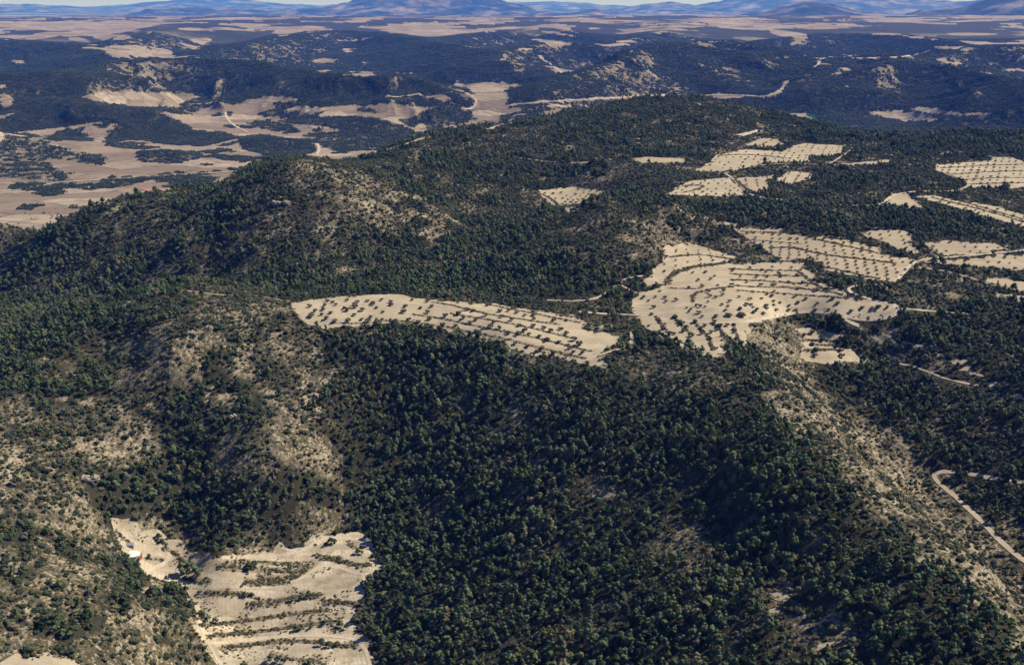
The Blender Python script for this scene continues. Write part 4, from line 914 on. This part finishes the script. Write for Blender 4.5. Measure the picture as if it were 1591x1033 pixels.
for wd_, pl in BANKS:
    L = wline(pl, 5); wd_ *= 1.3; ribbon('terrace_bank', L, wd_*.9, M['bank'], 'dark weedy bank between two strips of field', .5)
    for a, b in zip(L[:-1], L[1:]):
        seg = math.hypot(*(b-a)); k = max(1, int(seg*wd_/1.9))
        for _ in range(k):
            t = random.random(); c_ = a+(b-a)*t; bx_.append(c_[0]+random.gauss(0, wd_*.28)); by_.append(c_[1]+random.gauss(0, wd_*.28)); br_.append(random.uniform(.6, 1.5)*min(1.3, wd_/2.4))
# loose tufts and dwarf bushes over the clearing
cp_ = NEARW['clearing']; lo, hi = cp_.min(0), cp_.max(0)
cx_, cy_ = rng.uniform(lo[0], hi[0], 9000), rng.uniform(lo[1], hi[1], 9000); q = inpoly(cx_, cy_, cp_) & (fbm(cx_/16, cy_/16, 3, 610)+0.14*(rng.random(9000)-.5) > 0.60)
for l, w2, L in TRW: q &= dist_line(cx_, cy_, L) > w2*.6+.6
bx_ += list(cx_[q]); by_ += list(cy_[q]); br_ += list(rng.uniform(.35, 1.3, int(q.sum())))
for k_, p_ in NEARW.items():
    for a, b in zip(p_, np.roll(p_, -1, axis=0)):
        if math.hypot(*a) > 2700: continue
        for _ in range(max(1, int(math.hypot(*(b-a))/3.2))):
            t = random.random(); c_ = a+(b-a)*t
            if vnoise(c_[0]/14, c_[1]/14, 71) > 0.33: bx_.append(c_[0]+random.gauss(0, 1.8)); by_.append(c_[1]+random.gauss(0, 1.8)); br_.append(random.uniform(.7, 1.9))
bx_ = np.array(bx_); by_ = np.array(by_); br_ = np.array(br_); bz_ = sample(H, bx_, by_); n = len(bx_); print('bank tufts', n)
scatter_object('terrace_bank_scrub', np.column_stack([bx_, by_, bz_+.2]), np.column_stack([br_, br_, br_*.8]), np.column_stack([np.zeros(n), np.zeros(n), rng.uniform(0, 6.283, n)]),
               np.where(rng.random(n) < .55, rng.integers(0, 5, n), rng.integers(5, 11, n)), GVv+[variant('shrub', 700+k, M['orchard']) for k in range(6)], 'dry grass and low scrub along the terrace edges of the fields', 'scrub')
# trees standing alone or in small clumps, traced
def at(px, py): g = ground([px], [py])[0]; return g
CL = [(285,893,5.2),(295,889,4.6),(303,893,4.2),(311,895,3.6),(388,885,3.2),(395,881,2.8),(384,889,2.4),(514,846,2.8),(520,845,2.4),(508,850,2.2),(382,928,2.2),(392,927,1.8),(316,962,3.0),(323,967,3.0),(334,969,2.6),(312,955,2.2),(462,980,2.6),(470,979,2.2),(484,977,2.0),(505,971,2.4),(530,975,2.6),(538,978,2.2),(500,1003,2.6),(512,1005,2.6),(524,1004,2.2),(420,1027,2.8),(432,1029,2.4),(440,1031,2.2),
      (1018,450,3.5),(985,445,3.2),(992,449,3.2),(1000,447,3.0),(1008,452,2.8),(1376,447,4.2),(1384,452,3.6),(1366,456,3.8),(252,846,2.4),(247,838,2.6),(232,868,2.0),(555,861,2.4),(563,857,2.4),(562,862,2.0),(480,928,2.6),(470,932,2.4),(455,934,2.4)]
for a_, b_, r_ in CL:
    g = at(a_, b_); k = random.randrange(8)
    cleared = b_ > 800
    place('pine_tree', pine_cr[k], pine_tr[k], g[0], g[1], g[2], r_, r_*1.1, 'dark tree standing apart on the sandy clearing' if cleared else 'dark tree in the small clump beside the terraced orchards', 'tree', 'dark trees of the clearing' if cleared else 'dark trees beside the orchards')

# ------------------------------------------------------------------ hut, van, rocks
def obj(name, bm, mat, parent=None, loc=None, rz=0.0, bevel=0):
    me = to_mesh(bm, name, [mat]); o = bpy.data.objects.new(name, me); C.objects.link(o)
    if parent: o.parent = parent
    if loc is not None: o.location = loc
    o.rotation_euler = (0, 0, rz); return o
def box(bm, c, s, rot=0.0, taper=1.0):
    r = bmesh.ops.create_cube(bm, size=1.0)
    for v in r['verts']:
        t = taper if v.co.z > 0 else 1.0
        p = Vector((v.co.x*s[0]*t, v.co.y*s[1]*t, v.co.z*s[2])); p.rotate(__import__('mathutils').Euler((0, 0, rot))); v.co = p+Vector(c)
def ring_wall(bm, rx, ry, th, h, a0, a1, n=18):
    for k in range(n):
        q = []
        for a in (a0+(a1-a0)*k/n, a0+(a1-a0)*(k+1)/n):
            for rr in (0, th): q.append(((rx+rr)*math.cos(a), (ry+rr)*math.sin(a)))
        vb = [bm.verts.new((p[0], p[1], -2.0)) for p in q]; vt = [bm.verts.new((p[0], p[1], h)) for p in q]
        for i_ in ((0, 1, 3, 2),):
            bm.faces.new([vt[j] for j in i_]); bm.faces.new([vb[j] for j in i_][::-1])
        bm.faces.new([vb[1], vb[3], vt[3], vt[1]]); bm.faces.new([vb[2], vb[0], vt[0], vt[2]])
        if k == 0: bm.faces.new([vb[0], vb[1], vt[1], vt[0]])
        if k == n-1: bm.faces.new([vb[3], vb[2], vt[2], vt[3]])
g = at(206, 864); hut = bpy.data.objects.new('farm_hut', None); C.objects.link(hut); hut.location = g; hut.rotation_euler = (0, 0, R(-18)); hut.scale = (0.78, 0.78, 0.78)
tag(hut, 'low farm building with oval white roof and rust red curved walls by the sandy drive', 'hut')
bm = bmesh.new(); ring_wall(bm, 5.2, 4.3, .4, 2.6, 0, 2*math.pi, 32); obj('wall', bm, M['rock'], hut)
bm = bmesh.new(); N_ = 36; RR = []
for (rx, ry, zz) in ((6.2, 5.6, 2.3), (7.0, 6.3, 2.45), (6.6, 5.9, 2.8), (4.2, 3.6, 3.3), (1.4, 1.2, 3.5)):
    RR.append([bm.verts.new((rx*abs(math.cos(t))**.8*math.copysign(1, math.cos(t)), ry*abs(math.sin(t))**.8*math.copysign(1, math.sin(t)), zz)) for t in [2*math.pi*k/N_ for k in range(N_)]])
for A, B in zip(RR[:-1], RR[1:]):
    for k in range(N_): bm.faces.new([A[k], A[(k+1) % N_], B[(k+1) % N_], B[k]])
bm.faces.new(RR[-1]); bm.faces.new(RR[0][::-1]); obj('roof', bm, M['roofwhite'], hut)
bm = bmesh.new(); box(bm, (0, -4.78, 1.0), (1.4, .25, 2.1)); d_ = obj('door', bm, M['dark'], hut)
bm = bmesh.new(); ring_wall(bm, 8.4, 7.4, .9, 1.9, R(110), R(215), 14); obj('curved_wall', bm, M['redwall'], hut)
bm = bmesh.new(); ring_wall(bm, 8.2, 7.2, .9, 1.5, R(-15), R(50), 10); obj('curved_wall', bm, M['redwall'], hut)
g = at(203, 850); sh = bpy.data.objects.new('tool_shed', None); C.objects.link(sh); sh.location = g; sh.rotation_euler = (0, 0, R(12)); tag(sh, 'tiny grey-blue shed just behind the white roof', 'shed')
bm = bmesh.new(); box(bm, (0, 0, .9), (4.4, 2.8, 3.0)); obj('wall', bm, M['rock'], sh)
bm = bmesh.new(); vs_ = [bm.verts.new(p) for p in ((-2.5, -1.7, 2.3), (2.5, -1.7, 2.3), (2.5, 1.7, 3.0), (-2.5, 1.7, 3.0), (-2.5, -1.7, 2.45), (2.5, -1.7, 2.45), (2.5, 1.7, 3.15), (-2.5, 1.7, 3.15))]
for f_i in ((3, 2, 1, 0), (4, 5, 6, 7), (0, 1, 5, 4), (1, 2, 6, 5), (2, 3, 7, 6), (3, 0, 4, 7)): bm.faces.new([vs_[i] for i in f_i])
obj('roof', bm, M['greyblue'], sh)
# van
g = at(565, 851); van = bpy.data.objects.new('parked_van', None); C.objects.link(van); van.location = (g[0], g[1], g[2]+.35); van.rotation_euler = (0, 0, R(6)); tag(van, 'mauve van parked on the sand at the right edge of the clearing', 'van')
def loft(bm, secs):
    rr = [[bm.verts.new(p) for p in s_] for s_ in secs]
    for A, B in zip(rr[:-1], rr[1:]):
        for k in range(len(A)): bm.faces.new([A[k], A[(k+1) % len(A)], B[(k+1) % len(A)], B[k]])
    bm.faces.new(rr[0][::-1]); bm.faces.new(rr[-1])
def sec(x_, w_, z0, z1, tw): return [(x_, -w_, z0), (x_, w_, z0), (x_, w_, (z0+z1)*.55), (x_, w_*tw, z1), (x_, -w_*tw, z1), (x_, -w_, (z0+z1)*.55)]
bm = bmesh.new(); loft(bm, [sec(-2.45, .88, .4, 1.85, .86), sec(-2.3, .95, .32, 1.98, .86), sec(.9, .95, .32, 2.0, .86), sec(1.5, .95, .32, 1.3, .9), sec(2.3, .9, .34, 1.1, .9), sec(2.5, .8, .42, .9, .9)])
obj('body', bm, M['carpaint'], van)
bm = bmesh.new(); box(bm, (1.17, 0, 1.62), (.5, 1.45, .5)); obj('windscreen', bm, M['glass'], van)
for s_ in (-1, 1):
    bm = bmesh.new(); box(bm, (-.5, s_*.9, 1.5), (2.3, .06, .42)); obj('side_window', bm, M['glass'], van)
for X_ in (-1.5, 1.55):
    for s_ in (-1, 1):
        bm = bmesh.new(); bmesh.ops.create_cone(bm, cap_ends=True, segments=18, radius1=.36, radius2=.36, depth=.24); wv_ = obj('wheel', bm, M['rubber'], van, (X_, s_*.88, .36)); wv_.rotation_euler = (math.pi/2, 0, 0)
# outcrops
def rock(px, py, s, label):
    g = at(px, py); bm = bmesh.new(); r_ = random.Random(int(px*7+py))
    for k in range(7):
        bmesh.ops.create_icosphere(bm, subdivisions=2, radius=1.0)
    bm.verts.ensure_lookup_table(); per = len(bm.verts)//7
    for k in range(7):
        c_ = Vector((r_.uniform(-1, 1)*s*.7, r_.uniform(-1, 1)*s*.5, r_.uniform(0, .4)*s)); sx = s*r_.uniform(.3, .6)
        for v in bm.verts[k*per:(k+1)*per]:
            n_ = v.co.copy(); q_ = 1+.35*math.sin(n_.x*5+k)*math.cos(n_.z*4+k)
            v.co = c_+Vector((round(n_.x*2.4)/2.4*sx*q_, n_.y*sx*.8, round(n_.z*2.2)/2.2*sx*.9*q_))
    o = obj('rock_outcrop', bm, M['rock'], loc=(g[0], g[1], g[2])); tag(o, label, 'rock')
rock(430, 318, 6.5, 'left grey limestone crag just below the bare hilltop'); rock(447, 317, 6.0, 'right pinkish limestone crag beside the grey one below the bare hilltop')
rock(438, 308, 3.2, 'small slanted rock just above the two limestone crags'); rock(477, 305, 3.0, 'pale rock right of the crags on the hilltop')
rock(487, 617, 4.5, 'pale rock slab on the spur left of the dark wood'); rock(300, 520, 4.5, 'grey rocks on the crest of the scrub ridge'); rock(325, 512, 3.8, 'broken pale rocks right of the crest of the scrub ridge')
rock(362, 650, 4.0, 'pale rocks half way down the dry spur'); rock(140, 748, 6.0, 'grey rock slab on the left slope above the hut')
rock(1290, 262, 4.0, 'pale rocks in scrub under the lance-shaped field'); rock(1230, 300, 4.0, 'grey rocks on the wooded knoll by the ridge track')
# valley extras
sheet('field', wpoly([(210,293),(222,292),(262,298),(258,302),(235,299)], 1), M['redsoil'], 'thin brick red field strip in the valley at left', 1.2, 'ground')
sheet('field', wpoly([(255,302),(262,299),(276,302),(270,304)], 1), M['greencrop'], 'tiny green field beside the brick red strip', 1.3, 'ground')
sheet('river', wpoly([(1262,168),(1290,170),(1325,180),(1330,190),(1300,192),(1268,186),(1250,178)], 1), M['water'], 'dark green river pool beyond the far ridge', 1.0, 'river')

# ------------------------------------------------------------------ far mountains
def mat_mountain():
    s = NB('mountain_slope'); n = s.noise(0.0011, 6, 0.7); n2 = s.noise(0.0004, 3, 0.6)
    col = s.ramp(n, [(0.42, (0.012, 0.018, 0.012)), (0.51, (0.05, 0.048, 0.035)), (0.58, (0.15, 0.125, 0.10)), (0.72, (0.27, 0.225, 0.18))])
    return s.done(col, n, 60, 0.5)
M['mountain'] = mat_mountain()
def mountain(label, D, crest, depth, foot=120, rough=1.0, seed=1):
    """crest: (px, height over the camera level) ; a range of real depth standing at distance D"""
    az = np.array([float(ray(p, 20)[0]) for p, h in crest]); hh = np.array([h for p, h in crest], float)
    nu, nv = 420, 90; U = np.linspace(az[0], az[-1], nu); Vv = np.linspace(-1, 1, nv); UU_, V2 = np.meshgrid(U, Vv, indexing='ij')
    base = np.interp(UU_, az, hh); d = D + V2*depth
    X_ = np.sin(UU_)*d; Y_ = np.cos(UU_)*d
    prof = np.clip(1-np.abs(V2), 0, 1); prof = prof**0.9
    rg = ridged(X_/(depth*.42)+fbm(X_/depth*3, Y_/depth*3, 2, seed), Y_/(depth*.6), 5, seed)
    Z = foot + (CZ+base-foot)*prof*(0.89+0.26*(rg*prof**.3)) * (1-0.35*rough*(1-rg)*(1-prof)) + (fbm(X_/700, Y_/700, 4, seed+3)-.5)*150*rough*(prof > 0.02)
    ends = sstep(0, .04, (UU_-U[0])/(U[-1]-U[0]))*sstep(0, .04, (U[-1]-UU_)/(U[-1]-U[0])); Z = -50+(Z+50)*ends
    ii, jj = np.meshgrid(np.arange(nu-1), np.arange(nv-1), indexing='ij'); a = (ii*nv+jj).ravel()
    me = make_mesh('mountain_range', np.column_stack([X_.ravel(), Y_.ravel(), Z.ravel()]), np.column_stack([a, a+nv, a+nv+1, a+1])); me.materials.append(M['mountain'])
    me.polygons.foreach_set('use_smooth', np.ones(len(me.polygons), bool))
    o = bpy.data.objects.new('mountain_range', me); C.objects.link(o); tag(o, label, 'mountain', kind='structure')
def hp(D, *pp): return [(p, (5-yy)/FOC*D) for p, yy in pp]       # height over camera level from the row of the crest
mountain('farthest pale blue range along the left horizon', 62000, hp(62000, (-900,2),(-300,4),(0,7),(60,7),(120,10),(180,8),(230,5),(300,0),(350,-2),(400,2),(440,6),(500,8),(560,8),(800,4),(860,3),(900,5),(960,9),(1000,12),(1100,10)), 6000, 60, .8, 3)
mountain('low dark blue ridge left of the central mountain', 36000, hp(36000, (120,30),(180,24),(230,14),(300,11),(360,13),(420,16),(480,15),(560,20)), 3000, 80, .8, 7)
mountain('ridged brown and blue central mountain', 34000, hp(34000, (380,26),(440,17),(500,12),(540,5),(580,-6),(650,-14),(700,-6),(740,-10),(780,0),(810,4),(840,18),(880,26)), 4000, 80, 1.2, 11)
mountain('low blue ridge right of the central mountain', 30000, hp(30000, (790,28),(840,18),(890,19),(925,15),(970,24),(1010,30)), 2500, 80, .8, 15)
mountain('long blue range behind the right plateau', 50000, hp(50000, (900,22),(960,13),(1000,6),(1040,3),(1080,8),(1120,3),(1160,-8),(1240,-18),(1340,-16),(1420,-6),(1450,1),(1480,3),(1520,2),(1560,4),(1700,6),(2300,2)), 6000, 60, 1.0, 19)
mountain('rounded dark hill in front of the blue range', 24000, hp(24000, (1120,26),(1180,19),(1215,9),(1250,3),(1285,6),(1330,15),(1400,24)), 2200, 120, .6, 23)
mountain('dark mountain rising at the right edge', 23000, hp(23000, (1380,27),(1430,15),(1460,12),(1500,8),(1540,-3),(1591,-14),(1700,-26),(1900,-10),(2300,10)), 2600, 120, .9, 27)

# ------------------------------------------------------------------ haze
hb = bmesh.new(); bmesh.ops.create_cube(hb, size=1.0)
for v in hb.verts: v.co = Vector((v.co.x*170000, v.co.y*90000+36000, -60 if v.co.z < 0 else 2600))
hm = bpy.data.materials.new('blue_haze'); hm.use_nodes = True; hn = hm.node_tree.nodes; hn.clear()
ho = hn.new('ShaderNodeOutputMaterial'); pv = hn.new('ShaderNodeVolumePrincipled'); hm.node_tree.links.new(pv.outputs[0], ho.inputs['Volume'])
pv.inputs['Color'].default_value = (0.06, 0.225, 1.0, 1); pv.inputs['Absorption Color'].default_value = (1, 1, 1, 1); pv.inputs['Density'].default_value = 3.0e-5; pv.inputs['Anisotropy'].default_value = 0.0
me = bpy.data.meshes.new('haze'); hb.to_mesh(me); hb.free(); me.materials.append(hm); ho_ = bpy.data.objects.new('haze', me); C.objects.link(ho_)
tag(ho_, 'thin blue air that fades the far hills', 'haze', kind='stuff')
